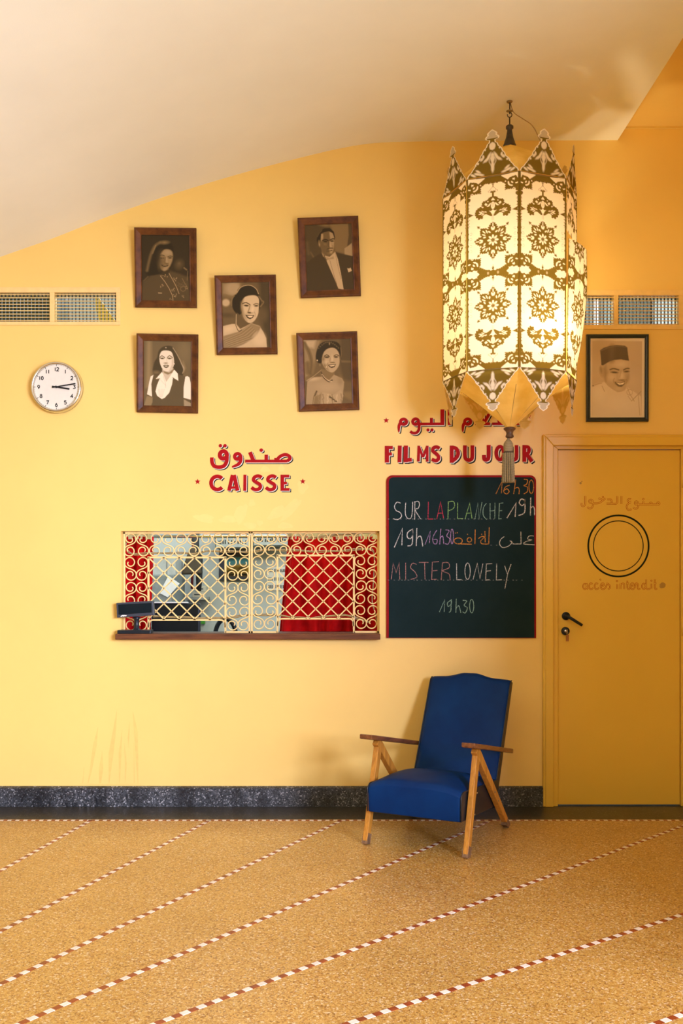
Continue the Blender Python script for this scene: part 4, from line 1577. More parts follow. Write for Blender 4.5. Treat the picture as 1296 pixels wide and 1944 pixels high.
portrait('black-framed portrait of a laughing man in a fez, above the yellow door', Z(1090, 540, 6.291, [(143, 594), (886, 592), (892, 1634), (150, 1636)]),
         .030, .022, .0225, .020, M_blackframe, art6, [(188, 640), (838, 634), (850, 1592), (192, 1592)], .76, SEPIA6, print_mat=M_glazed, frame_h=.004)


# ================================================================ LANTERN
LD = 0.469
lx = (967 - CX) / (S * D / (D - LD))
LC = Vector((lx, -LD, 0))
ls = S * D / (D - LD)


def LZ(py):
    return CZ + (HY - py) / ls


z_hook = W(1000, 267.5).z
Z_TOP, Z_BOT, Z_APEX = 3.312, 2.352, LZ(812)
RO = 0.352
lantern = thing('pendant_lantern', 'large octagonal parchment lantern with dark floral print and tassel hanging from ceiling', 'lantern',
                (LC.x, LC.y, z_hook))
SIDE = 2 * RO * math.sin(R(22.5))
APO = RO * math.cos(R(22.5))
TWIST = R(-2.0)


def vert(k, r=RO):
    a = R(-90 + 45 * k) + TWIST
    return Vector((LC.x + r * math.cos(a), LC.y + r * math.sin(a), 0))


CREAM = np.array((0.92, 0.82, 0.60))
BROWN = np.array((0.155, 0.105, 0.016))


def fleur(A, x, y, s=1.0, rot=0):
    """small light palmette"""
    for da, l in ((-38, 30), (0, 40), (38, 30)):
        a = R(rot + da)
        A.ell(x + s * l * math.sin(a), y - s * l * math.cos(a), 8.5 * s, 22 * s, 1, rot + da, 5)


def scallops(A, pts, r, val):
    for i in range(len(pts) - 1):
        (ax, ay), (bx, by) = pts[i], pts[i + 1]
        n = max(1, int(math.hypot(bx - ax, by - ay) / (r * 1.7)))
        for k in range(n):
            t = (k + .5) / n
            A.ell(ax + (bx - ax) * t, ay + (by - ay) * t, r, r, val, 0, 5)


def panel_art(x, y):
    """x: |distance| from the panel's centre line, 0..535; y 0..1982 from the rim to the middle band; 1 = parchment, 0 = print"""
    A = Art(x, y, 1.0)
    # edge stem
    A.poly([(508, -20), (540, -20), (540, 2000), (508, 2000), (500, 1700), (505, 1400), (500, 1100), (510, 900), (498, 600), (500, 380)], 0, 5)
    scallops(A, [(505, 300), (480, 390), (500, 460)], 34, 0)
    for yy in (480, 550, 620, 680, 790, 860, 930, 990):
        A.ell(492, yy, 26, 26, 0, 0, 5)
        A.ell(478, yy + 4, 22, 19, 1, 20, 5)
    A.poly([(500, 700), (400, 742), (360, 742), (400, 748), (500, 790)], 0, 5)
    for yy in (1130, 1240, 1380, 1490):
        A.ring(452, yy, 24, 5, .25)
        A.ell(478, yy, 30, 16, 1, 0, 4)
        A.ell(508, yy, 16, 30, 0, 0, 5)
    # corner rosettes, top and middle
    for (c, dy, sg) in ((0, 0, 1), (1, 1982, -1)):
        f = lambda p: [(px, dy + sg * py) for px, py in p]
        if c == 0:
            body = [(470, 60), (400, 70), (340, 84), (290, 130), (268, 210), (262, 300), (330, 312), (420, 306), (500, 310), (540, 330), (540, 120), (500, 120)]
            band = [(0, -10), (150, -10), (175, 30), (230, 70), (300, 120), (285, 190), (225, 170), (170, 140), (120, 105), (60, 140), (0, 150)]
        else:
            body = [(540, 60), (470, 76), (420, 60), (400, 90), (330, 70), (280, 120), (266, 210), (262, 296), (330, 306), (420, 300), (500, 330), (540, 340)]
            band = [(0, -4), (270, -4), (330, 50), (290, 140), (230, 80), (170, 50), (110, 60), (60, 44), (0, 70)]
        A.poly(f(body), 0, 6)
        scallops(A, f([(268, 130), (262, 300), (400, 310), (500, 320)]), 22, 0)
        A.ell(252, dy + sg * 318, 15, 13, 0, 0, 5)
        A.poly(f(band), 0, 6)
        scallops(A, f([(60, 135 if c == 0 else 44), (150, 110 if c == 0 else 56), (270, 185 if c == 0 else 120)]), 26, 0)
        for (ex, ey, rot) in ((330, 226, 45), (318, 190, 12), (372, 252, 76)):
            A.ell(ex, dy + sg * ey, 15, 34, 1, -rot * sg, 5)
        A.ell(390, dy + sg * 190, 15, 28, 1, -45 * sg, 5)
        A.poly(f([(440, 105), (395, 118), (400, 150), (420, 140), (436, 160), (446, 130)]), 1, 5)
        A.poly(f([(505, 200), (455, 214), (460, 236), (505, 226)]), 1, 5)
        A.ell(255, dy + sg * 150, 13, 13, 1, 0, 5)
        A.ell(425, dy + sg * 312, 13, 13, 1, 0, 5)
        if c:
            A.poly(f([(540, 40), (440, 30), (380, 44), (330, 10), (380, -5), (540, -5)]), 1, 6)
            A.ell(352, dy, 40, 26, 1, 0, 6)
            A.ell(60, dy - 30, 22, 22, 0, 0, 5)
            A.poly(f([(0, 150), (26, 90), (0, 60)]), 0, 5)
            A.line(f([(0, 170), (24, 118), (50, 92)]), 6, .2, 5)
            A.ell(100, dy - 8, 22, 20, .3, 0, 5)
    # finial of the palmette
    A.line([(0, 150), (0, 215)], 22, 0, 6)
    A.line(sp([(0, 190), (30, 150), (50, 120)]), 7, .2, 5)
    A.line(sp([(0, 205), (40, 250), (70, 290)]), 7, .2, 5)
    A.ring(74, 304, 22, 6, .2)
    A.poly([(0, 230), (26, 270), (0, 310)], 1, 5)
    A.poly([(0, 315), (22, 290), (60, 325), (40, 342), (20, 340), (18, 420), (0, 430)], 0, 5)
    # palmette
    pal = [(0, 400), (40, 425), (85, 430), (105, 480), (125, 500), (180, 490), (220, 520), (222, 580), (215, 610), (270, 605), (320, 640), (345, 690),
           (352, 740), (330, 800), (270, 845), (210, 815), (190, 775), (140, 760), (90, 790), (50, 815), (0, 820)]
    A.poly(pal, 0, 6)
    scallops(A, [(25, 425), (95, 470), (120, 495), (210, 510), (222, 600)], 20, 0)
    scallops(A, [(230, 606), (325, 650), (355, 730), (320, 820), (250, 848), (200, 800)], 24, 0)
    A.poly([(0, 440), (42, 492), (0, 496)], 1, 5)
    A.ell(103, 510, 12, 12, 1, 0, 5)
    A.ell(208, 612, 14, 14, 1, 0, 5)
    A.poly([(110, 560), (150, 530), (176, 560), (150, 585), (130, 590)], 1, 6)
    A.ell(0, 600, 40, 76, 1, 0, 6)
    A.ell(70, 575, 13, 42, 1, -48, 5)
    A.ell(92, 600, 12, 34, 1, -70, 5)
    A.ell(0, 590, 18, 40, .3, 0, 12)
    A.ell(0, 590, 12, 30, 1, 0, 6)
    A.poly([(0, 680), (30, 710), (75, 705), (40, 740), (14, 800), (0, 900)], 1, 5)
    A.line([(0, 740), (0, 920)], 16, 1, 5)
    A.line([(13, 780), (13, 905)], 5, .2, 4)
    for (ex, ey, rot) in ((205, 700, 60), (230, 728, 85), (205, 758, 115), (255, 705, 70), (262, 745, 100)):
        A.ell(ex, ey, 9, 34, 1, rot, 5)
    A.ell(150, 715, 10, 24, 1, 75, 5)
    A.line([(352, 740), (420, 742)], 6, .1, 5)
    # star
    cy = 1310
    q = []
    for k in range(16):
        a = R(22.5 * k)
        r = 378 if k % 4 == 0 else (352 if k % 2 == 0 else 262)
        q.append((r * math.sin(a), cy - r * math.cos(a)))
    A.poly(q, 0, 6)
    for k in range(16):
        a0, a1 = q[k], q[(k + 1) % 16]
        scallops(A, [(a0[0] * .84 + a1[0] * .16, a0[1] * .84 + a1[1] * .16), a1], 21, 0)
    for k in range(8):
        a = R(45 * k)
        b = R(45 * k + 22.5)
        A.ell(268 * math.sin(b), cy - 268 * math.cos(b), 13, 13, 1, 0, 5)
        A.ell(185 * math.sin(b), cy - 185 * math.cos(b), 15, 30, 1, 45 * k + 52, 6)
        A.ell(75 * math.sin(a), cy - 75 * math.cos(a), 20, 40, 1, 45 * k, 5)
        A.line([(20 * math.sin(a), cy - 20 * math.cos(a)), (95 * math.sin(a), cy - 95 * math.cos(a))], 4, .35, 4)
        if k % 2 == 0:
            A.ell(315 * math.sin(a), cy - 315 * math.cos(a), 12, 38, 1, 45 * k, 5)
            for s_ in (-1, 1):
                A.ell(240 * math.sin(a) + s_ * 20 * math.cos(a), cy - 240 * math.cos(a) + s_ * 20 * math.sin(a), 17, 40, 1, 45 * k + s_ * 14, 5)
        else:
            for s_ in (-1, 0, 1):
                aa = a + s_ * R(11)
                rr = 225 + (34 if s_ == 0 else 0)
                A.ell(rr * math.sin(aa), cy - rr * math.cos(aa), 13, 40, 1, 45 * k + s_ * 22, 5)
            e = (400 * math.sin(a), cy - 400 * math.cos(a))
            A.line([(330 * math.sin(a), cy - 330 * math.cos(a)), e], 13, 0, 5)
            A.poly([(e[0] + 62 * math.sin(a), e[1] - 62 * math.cos(a)), (e[0] + 34 * math.cos(a), e[1] + 34 * math.sin(a)),
                    (e[0] - 34 * math.cos(a), e[1] - 34 * math.sin(a))], 0, 5)
    A.line([(378, cy), (500, cy)], 6, .1, 5)
    A.ring(0, 1708, 16, 6, .15)
    return A.v


NXP, NYP = 108, 372
_u, _v = np.meshgrid(np.linspace(0, 1, NXP), np.linspace(0, 1, NYP))
_px = np.abs(_u.ravel() - 0.5) * 1070
_py = 1982 - np.abs(_v.ravel() - 0.5) * 2 * 1982
PV = panel_art(_px, _py)
PRGB = BROWN + (CREAM - BROWN) * PV[:, None]


def panel_fn(tl, tr, bl, br, bow=0.0):
    TL, TR, BL, BR = (np.array(t) for t in (tl, tr, bl, br))
    n = np.cross(TR - TL, BL - TL)
    n = n / np.linalg.norm(n)

    def fn(u, v):
        p = (np.outer((1 - u) * (1 - v), TL) + np.outer(u * (1 - v), TR) + np.outer((1 - u) * v, BL) + np.outer(u * v, BR))
        wob = bow * np.sin(np.pi * u) + 0.0022 * np.sin(9 * u + 5 * v) * np.sin(np.pi * u) * np.sin(np.pi * v)
        return p + np.outer(wob, n)
    return fn


zt_, zb_ = Vector((0, 0, Z_TOP)), Vector((0, 0, Z_BOT))
proto = None
BROKEN = 1            # the torn side, to the right
for k in range(8):
    if k in (BROKEN, BROKEN + 1):
        continue
    if proto is None:
        # build it in a frame of its own: centred on the lantern axis, facing -y
        hs = SIDE / 2 - 0.001
        o = grid_mesh('panel', NXP, NYP, panel_fn((-hs, -APO, Z_TOP - z_hook), (hs, -APO, Z_TOP - z_hook), (-hs, -APO, Z_BOT - z_hook), (hs, -APO, Z_BOT - z_hook), 0.004),
                      PRGB, M_parch, lantern, True)
        proto = o
    else:
        o = proto.copy()
        col.objects.link(o)
        o.parent = lantern
    o.rotation_euler = (0, 0, R(45 * k + 22.5) + TWIST)

# unseen next side: upper part left off to throw bulb light on the wall
r0 = int(NYP * 0.45)
fn_rear = panel_fn(vert(BROKEN + 1) + zt_, vert(BROKEN + 2) + zt_, vert(BROKEN + 1) + zb_, vert(BROKEN + 2) + zb_, 0.003)
grid_mesh('partial_panel', NXP, NYP - r0, lambda u, v: fn_rear(u, (r0 + v * (NYP - 1 - r0)) / (NYP - 1)), PRGB[NXP * r0:], M_parch, lantern)
# torn side: narrow top piece still in place, lower piece swung outwards at its free edge
vL, vR = vert(BROKEN), vert(BROKEN + 1)
tear = 0.265
i0 = int(NYP * tear)
fn_full = panel_fn(vL + zt_, vR + zt_, vL + zb_, vR + zb_, 0.003)
nyt = i0
grid_mesh('partial_panel', NXP, nyt, lambda u, v: fn_full(u, v * (i0 - 1) / (NYP - 1)), PRGB[:NXP * nyt], M_parch, lantern)
j0 = int(NYP * 0.335)
zj = Z_TOP + (Z_BOT - Z_TOP) * j0 / (NYP - 1)
outv = (vR - LC).normalized()
tl = Vector((vL.x, vL.y, zj + 0.025)) + outv * 0.010
flap_top_r = W(1113, 475, 0.488)
bl, br = vL + zb_, vR + zb_ + outv * -0.004
TLn, TRn, BLn, BRn = (np.array(t) for t in (tl, flap_top_r, bl, br))


def flap_fn(u, v):
    right = TRn * (1 - v)[:, None] + BRn * v[:, None]
    bulge = 0.028 * np.sin(np.pi * np.clip(v * 1.15, 0, 1))
    right = right + np.outer(bulge, np.array((0.8, 0.2, 0)))
    left = TLn * (1 - v)[:, None] + BLn * v[:, None]
    p = left * (1 - u)[:, None] + right * u[:, None]
    n = np.array((0.75, -0.65, 0))
    return p + np.outer(0.012 * np.sin(np.pi * u), n)


flap = grid_mesh('loose_panel', NXP, NYP - j0, flap_fn, PRGB[NXP * j0:], M_parch, lantern)
flap['label'] = 'torn lower panel swung outwards'


# scalloped points: crown standing on the rim, pendant points below ----------------------------
def half_width(t):
    """t 0 at the base, 1 at the tip; half width in units of half the side"""
    k = [(0, 1.0), (0.05, .93), (0.12, .84), (0.2, .70), (0.27, .66), (0.34, .56), (0.42, .46), (0.5, .40), (0.58, .30), (0.66, .20), (0.73, .13),
         (0.77, .12), (0.79, .25), (0.82, .28), (0.855, .24), (0.87, .18), (0.91, .20), (0.94, .16), (1.0, .01)]
    b = np.interp(t, [a for a, _ in k], [c for _, c in k])
    return b + 0.036 * np.abs(np.sin(t * 25)) * (t < .70) * (t > .02)


def point_art(x, t):
    """x in -1..1 of half side, t 0..1"""
    X, Y = x * 200, (1 - t) * 330          # picture-crop units: 400 wide, 330 tall
    X = np.abs(X)
    hw = half_width(t) * 200
    A = Art(X, Y, 0.0)
    A.v = np.where(hw - X < 9, 1.0, 0.0)
    A.v = np.where((t > .80), np.where(np.abs(hw - X) < 12, 1.0, .55), A.v)
    A.ell(0, 120, 24, 26, 1, 0, 8)
    A.poly([(0, 92), (18, 140), (0, 150)], 1, 8)
    A.ell(0, 205, 16, 36, 1, 0, 7)
    A.ell(30, 195, 9, 34, 1, -30, 7)
    A.ell(48, 215, 9, 26, 1, -55, 7)
    A.line(sp([(6, 190), (26, 225), (10, 262), (0, 300)]), 6, .8, 6)
    A.ell(0, 270, 12, 40, 1, 0, 7)
    A.ell(82, 205, 15, 10, 1, 40, 7)
    A.ell(70, 188, 8, 13, 1, 10, 6)
    for (ex, ey, rot) in ((120, 306, 70), (88, 316, 75), (150, 312, 60), (110, 290, 55)):
        A.ell(ex, ey, 8, 22, 1, rot, 6)
    A.ell(112, 232, 8, 8, 1, 0, 6)
    A.ell(56, 140, 7, 7, 1, 0, 6)
    A.ell(160, 270, 7, 7, 1, 0, 6)
    return A.v


NXT, NYT = 61, 96
_u2, _v2 = np.meshgrid(np.linspace(0, 1, NXT), np.linspace(0, 1, NYT))
_t2 = _v2.ravel()
_x2 = (_u2.ravel() * 2 - 1) * half_width(_t2)
TV = point_art(_x2, _t2)
TRGB = BROWN * 1.4 + (CREAM - BROWN * 1.4) * TV[:, None]


def make_points(name, sgn, z0, h, lean):
    pr = None
    for k in range(8):
        if pr is None:
            def fn(u, v):
                x = -sgn * (u * 2 - 1) * half_width(v) * (SIDE / 2 - 0.001)
                return np.stack([x, -APO - lean * v - 0.001, z0 - z_hook + sgn * h * v], 1)
            pr = grid_mesh(name, NXT, NYT, fn, TRGB, M_parch, lantern, True)
            o = pr
        else:
            o = pr.copy()
            col.objects.link(o)
            o.parent = lantern
        o.rotation_euler = (0, 0, R(45 * k + 22.5) + TWIST)


make_points('crown_point', 1, Z_TOP + 0.004, 0.222, 0.010)
make_points('pendant_point', -1, Z_BOT - 0.002, 0.208, 0.0)

# rim rings, plain parchment cone below, cap above
mb = MB()
for z in (Z_TOP, Z_BOT):
    mb.tube([vert(k, RO - 0.006) + Vector((0, 0, z)) for k in range(8)], 0.004, 8, closed=True)
for k in range(8):
    mb.tube([vert(k, RO - 0.006) + zt_, vert(k, RO - 0.006) + zb_], 0.0025, 6)
mb.build('wire_frame', M_dullbrass, lantern)


def cone(name, r, z0, z1, rtip, sag):
    mb = MB()
    n = 10
    v, f = [], []
    for j in range(n + 1):
        t = j / n
        rr = r + (rtip - r) * t - sag * math.sin(math.pi * t)
        for k in range(8):
            p = vert(k, rr)
            v.append((p.x, p.y, z0 + (z1 - z0) * t))
    for j in range(n):
        for k in range(8):
            l = (k + 1) % 8
            f.append((j * 8 + k, j * 8 + l, (j + 1) * 8 + l, (j + 1) * 8 + k))
    mb.add(v, f)
    return mb.build(name, M_skin, lantern)


cone('parchment_cone', RO - 0.02, Z_BOT - 0.002, Z_APEX - 0.004, 0.012, 0.012)
mb = MB()
for k in (0, 1, 2, 7, 6):
    P = [vert(k, RO - 0.02 + (0.012 - RO + 0.02) * t - 0.0115 * math.sin(math.pi * t)) + Vector((0, 0, Z_BOT - 0.002 + (Z_APEX - Z_BOT) * t)) for t in
         [0.25 + 0.75 * j / 8 for j in range(9)]]
    mb.tube(P, 0.0011, 5)
mb.build('seam', M_spindle, lantern)
cap = cone('parchment_cap', RO - 0.02, Z_TOP - 0.005, LZ(279), 0.03, -0.055)
# spindle, rod, hook, ceiling eye, cable
sc_ = (LC.x, LC.y, 0)
mb = MB()
hz = lambda y: LZ(y)
mb.lathe([(0.0, hz(283)), (0.034, hz(282)), (0.034, hz(276)), (0.030, hz(273)), (0.028, hz(270)), (0.020, hz(262)), (0.014, hz(250)), (0.013, hz(246)),
          (0.020, hz(244)), (0.020, hz(240)), (0.014, hz(238)), (0.0, hz(237.5))], sc_, 24)
mb.build('spindle', M_spindle, lantern)
mb = MB()
mb.tube([(LC.x, LC.y, hz(240)), (LC.x, LC.y, hz(222))], 0.0035, 8)
c2 = Vector((LC.x, LC.y, hz(218)))
mb.tube([c2 + Vector((0.012 * math.sin(a * .45), 0, 0.013 * math.cos(a * .45))) for a in range(12)], 0.0025, 6)
mb.tube([(LC.x, LC.y, hz(216)), (LC.x + 0.002, LC.y, z_hook + 0.004)], 0.0035, 8)
mb.build('hook_rod', M_spindle, lantern)
mb = MB()
mb.lathe([(0.0, 0.004), (0.016, 0.002), (0.018, 0.0), (0.0, -0.003)], (LC.x, LC.y, hz(211)), 20)
mb.build('drip_disc', M_dullbrass, lantern)
mb = MB()
mb.lathe([(0.016, 0.0), (0.013, -0.006), (0.0, -0.008)], (LC.x, LC.y, z_hook - 0.0005), 20)
mb.build('hook_plate', M_dullbrass, lantern)
mb = MB()
mb.tube(spline([(LC.x + 0.004, LC.y, z_hook - 0.006), (LC.x + 0.02, LC.y - 0.01, hz(215)), (LC.x + 0.06, LC.y - 0.06, hz(236)), (LC.x + 0.095, LC.y - 0.12, hz(258)),
                 (LC.x + 0.12, LC.y - 0.16, hz(286)), (LC.x + 0.13, LC.y - 0.2, hz(312))], 5), 0.0022, 6)
mb.build('cable', plain('cloth_cable', (0.35, 0.24, 0.1), 0.7), lantern)
# turned finial, tassel
mb = MB()
mb.lathe([(0.0, hz(810)), (0.020, hz(811)), (0.031, hz(812.5)), (0.032, hz(814.5)), (0.026, hz(817)), (0.019, hz(819.5)), (0.017, hz(824)), (0.021, hz(827)),
          (0.022, hz(829.5)), (0.014, hz(832)), (0.0, hz(832.5))], sc_, 28)
mb.build('finial', M_finial, lantern)


def tassel_mat():
    m = Mat('gold_grey_tassel_cord', (0.34, 0.27, 0.14), 0.7)
    wv = m.n('ShaderNodeTexWave')
    wv.bands_direction = 'Z'
    wv.inputs['Scale'].default_value = 90
    m.link(m.coord((1, 1, 1)), wv.inputs['Vector'])
    m.color(m.ramp(wv.outputs['Fac'], [(0.2, (0.10, 0.07, 0.028)), (0.7, (0.42, 0.34, 0.17))]))
    return m.m


M_tassel = tassel_mat()
tx = LC.x - 2.5 / ls
tc_ = (tx, LC.y, 0)
mb = MB()
mb.lathe([(0.0, hz(831)), (0.006, hz(832)), (0.008, hz(834)), (0.016, hz(837)), (0.024, hz(842)), (0.026, hz(849)), (0.024, hz(856)), (0.022, hz(860)), (0.0, hz(861))], tc_, 28)
tas = mb.build('tassel', M_tassel, lantern)
mb = MB()
mb.lathe([(0.023, hz(857)), (0.0255, hz(858)), (0.0255, hz(861)), (0.023, hz(862))], tc_, 28)
mb.build('tassel_band', plain('dark_cord_band', (0.05, 0.035, 0.02), 0.7), tas)
mb = MB()
for ring, n in ((0.0265, 17), (0.018, 12), (0.009, 6)):
    for k in range(n):
        a = 2 * math.pi * k / n
        jx = random.uniform(-.001, .001)
        p = []
        for j in range(22):
            t = j / 21
            r = ring * (1 + 0.16 * t) + 0.0008 * math.sin(j * 2.0 + k)
            p.append((tx + r * math.cos(a) + jx, LC.y + r * math.sin(a), hz(860) + (hz(916 + random.uniform(-.2, .4) if j == 21 else 916) - hz(860)) * t))
        mb.tube(p, [0.0036 + 0.0012 * (j % 2) for j in range(22)], 6)
mb.build('tassel_fringe', M_tassel, tas)
# two lit bulbs inside: one low and nearer the viewer, one higher on the axis
for bc, up in ((Vector((LC.x + 0.10, LC.y - 0.125, 2.56)), 0.4), (Vector((LC.x, LC.y, 2.86)), 0.25)):
    mb = MB()
    mb.lathe([(0.0, -0.045), (0.02, -0.042), (0.036, -0.028), (0.042, -0.006), (0.038, 0.016), (0.024, 0.04), (0.014, 0.055), (0.0, 0.056)], tuple(bc), 16)
    bulb = mb.build('light_bulb', M_bulb, lantern)
    mb = MB()
    mb.lathe([(0.0, 0.052), (0.014, 0.054), (0.014, 0.09), (0.006, 0.10), (0.0, 0.10)], tuple(bc), 16)
    mb.tube([bc + Vector((0, 0, 0.098)), bc + Vector((0.01, 0.02, up)), Vector((LC.x + 0.13, LC.y - 0.2, hz(312)))], 0.003, 6)
    mb.build('bulb_socket', M_spindle, lantern)

# ================================================================ ARMCHAIR
fr_, fl_, rr_ = floor_pt(884.5, 1629), floor_pt(694, 1602.5), floor_pt(955, 1569)
ux = (fr_ - fl_).normalized()
rz = math.atan2(ux.y, ux.x)
c_front = (fr_ + fl_) / 2
uy = Vector((-ux.y, ux.x, 0))
chair = thing('armchair', 'blue leatherette reclining armchair with wooden arms, below the chalkboard', 'armchair', tuple(c_front), rz)
HWF = (fr_ - fl_).length / 2         # half distance between the front feet
DP = (rr_ - fr_).dot(uy)             # front foot to rear foot
LT = 0.030                           # leg plank thickness
SW = HWF - LT / 2 - 0.002            # half width of the seat


def plank(mb, x0, x1, a, b, wa, wb, mat=0):
    """leg plank between side-view points a=(y,z), b; width measured in the side view"""
    A, B = Vector(a), Vector(b)
    t = (B - A).normalized()
    n = Vector((t.y, -t.x))
    q = [A - n * wa / 2, A + n * wa / 2, B + n * wb / 2, B - n * wb / 2]
    mb.hexa([(x0, p.x, p.y) for p in q] + [(x1, p.x, p.y) for p in q], mat)


ARM_F, ARM_R = (0.012, 0.540), (0.650, 0.412)      # arm front / rear (y,z of its top)


def arm_z(y):
    return ARM_F[1] + (ARM_R[1] - ARM_F[1]) * (y - ARM_F[0]) / (ARM_R[0] - ARM_F[0])


for s_ in (-1, 1):
    xc = s_ * HWF
    # rear leg: from under the arm's front down to the rear foot
    top = (0.122, arm_z(0.122) - 0.024)
    foot = (DP, 0.0)
    mb = MB()
    plank(mb, xc - LT / 2, xc + LT / 2, (DP + 0.004, 0.0), top, 0.040, 0.048)
    # cut level at the floor: raise any vertex below zero
    mb.v = [(x, y, max(z, 0.0)) for x, y, z in mb.v]
    leg = mb.build('leg', M_leg, chair, True, bevel=0.003)
    # front leg meets the rear leg near its top
    tx_ = 0.160
    k = (tx_ - top[0]) / (DP - top[0])
    zj_ = top[1] * (1 - k)
    mb = MB()
    plank(mb, xc - LT / 2 + 0.0015, xc + LT / 2 - 0.0015, (0.0, 0.0), (0.142, zj_ - 0.002), 0.036, 0.046)
    mb.v = [(x, y, max(z, 0.0)) for x, y, z in mb.v]
    leg2 = mb.build('leg', M_leg, chair, True, bevel=0.003)
    # scuffed ends
    for (lg, a, b, w) in ((leg2, (0.0, 0.0), (0.0195, 0.050), 0.0385), (leg, (DP + 0.004, 0.0), (DP - 0.044, 0.040), 0.0425)):
        mb = MB()
        plank(mb, xc - LT / 2 - 0.0004, xc + LT / 2 + 0.0004, a, b, w, w)
        mb.v = [(x, y, max(z, 0.0)) for x, y, z in mb.v]
        mb.build('scuffed_end', M_legtip, lg, True)
    # bolt heads on the outer faces
    for (yy, zz, lg) in ((0.073, 0.19, leg2), (0.110, 0.285, leg2), (0.385, 0.235, leg), (0.44, 0.18, leg)):
        mb = MB()
        mb.tube([(xc + s_ * LT / 2, yy, zz), (xc + s_ * (LT / 2 + 0.004), yy, zz)], 0.0045, 10)
        mb.build('bolt', M_dullbrass, lg, True)
    # armrest: paddle front, tapering to the rear
    out = [(-0.034, 0.0), (0.034, 0.0), (0.040, 0.05), (0.038, 0.16), (0.026, 0.40), (0.020, 0.655), (-0.020, 0.655), (-0.026, 0.40), (-0.038, 0.16), (-0.040, 0.05)]
    mb = MB()
    n = len(out)
    vtop, vbot = [], []
    for (ax, ay) in out:
        y = ARM_F[0] + ay
        z = arm_z(y)
        vtop.append((xc + s_ * 0.006 + ax, y, z))
        vbot.append((xc + s_ * 0.006 + ax, y, z - 0.024))
    mb.add(vtop + vbot, [tuple(range(n)), tuple(range(2 * n - 1, n - 1, -1))] + [(i, (i + 1) % n, n + (i + 1) % n, n + i) for i in range(n)])
    mb.build('armrest', M_arm, chair, True, bevel=0.005)


def slab(name, nx, ny, fn, mat, side_mat, thick_fn):
    """padded board: top surface fn(u,v) -> point, thick_fn(u,v) -> offset vector to the underside"""
    mb = MB()
    v = []
    for j in range(ny + 1):
        for i in range(nx + 1):
            v.append(Vector(fn(i / nx, j / ny)))
    for j in range(ny + 1):
        for i in range(nx + 1):
            v.append(Vector(fn(i / nx, j / ny)) + Vector(thick_fn(i / nx, j / ny)))
    N = (nx + 1) * (ny + 1)
    ix = lambda i, j: j * (nx + 1) + i
    f_top = [(ix(i, j), ix(i + 1, j), ix(i + 1, j + 1), ix(i, j + 1)) for j in range(ny) for i in range(nx)]
    f_bot = [tuple(N + k for k in reversed(q)) for q in f_top]
    sides = []
    for i in range(nx):
        sides.append((ix(i, 0), N + ix(i, 0), N + ix(i + 1, 0), ix(i + 1, 0)))
        sides.append((ix(i + 1, ny), N + ix(i + 1, ny), N + ix(i, ny), ix(i, ny)))
    lr = []
    for j in range(ny):
        lr.append((ix(0, j + 1), N + ix(0, j + 1), N + ix(0, j), ix(0, j)))
        lr.append((ix(nx, j), N + ix(nx, j), N + ix(nx, j + 1), ix(nx, j + 1)))
    return v, f_top, f_bot, sides, lr


# seat: front face and padded top are blue, sides black
SF_TOP, SF_BOT, SB_Y = 0.305, 0.166, 0.545
SY0 = -0.018


def seat_top(u, v):
    x = (u * 2 - 1) * (SW - 0.002)
    y = SY0 + (SB_Y - SY0) * v
    e = 1 - abs(u * 2 - 1) ** 4
    crown = 0.050 * math.sin(math.pi * min(1, 0.10 + v * 0.9)) * e + 0.010 * e
    z = SF_TOP + (0.262 - SF_TOP) * v + crown
    if v < 0.06:
        z -= 0.022 * (1 - v / 0.06) ** 2
    return (x, y, z)


v, ft, fb, sd, lr = slab('seat', 22, 26, seat_top, None, None, lambda u, v: (0, 0, 0))
mb = MB()
nn_ = len(v) // 2
for k in range(nn_, 2 * nn_):
    p = v[k]
    t = (p.y - SY0) / (SB_Y - SY0)
    v[k] = Vector((p.x, p.y + 0.004, SF_BOT - 0.035 * t))
mb.add(v, ft, 0, True)
mb.add(v, [q for q in sd], 0, True)
mb.add(v, fb, 1, False)
mb.add(v, lr, 1, False)
seat = mb.build('seat', [M_leather, M_blackleather], chair, True, weld=True, bevel=0.006)
for s_ in (-1, 1):
    mb = MB()
    p = [Vector(seat_top(0 if s_ < 0 else 1, j / 26)) + Vector((s_ * 0.001, 0, 0.001)) for j in range(27)]
    p = [Vector((p[0].x, SY0, SF_BOT + 0.004)), Vector((p[0].x, SY0 - 0.001, SF_TOP - 0.03))] + p
    mb.tube(p, 0.0032, 8)
    mb.build('piping', M_blackleather, seat, True)

# backrest
BB, BT = Vector((0.0, 0.530, 0.225)), Vector((0.0, 0.800, 0.765))
bdir = (BT - BB).normalized()
bn = Vector((0, -bdir.z, bdir.y))        # towards the sitter
BL_ = (BT - BB).length
BW = SW - 0.012


def crest(a):
    """extra height of the top edge, a in -1..1"""
    b = abs(a)
    return 0.026 * (0.5 + 0.5 * math.cos(math.pi * min(1, b / 0.62))) - 0.006 * math.exp(-(a / 0.13) ** 2) - 0.004 * b


def back_face(u, v):
    a = u * 2 - 1
    x = a * BW
    L = v * (BL_ + crest(a))
    pad = 0.030 * (1 - abs(a) ** 3) * (0.35 + 0.65 * math.sin(math.pi * min(1, v * 0.75 + 0.15))) + 0.006
    e = 0.018 * max(0, (v - 0.95) / 0.05) ** 2 + 0.008 * max(0, (abs(a) - 0.93) / 0.07) ** 2
    p = BB + bdir * L + bn * (pad - e)
    return (x, p.y, p.z)


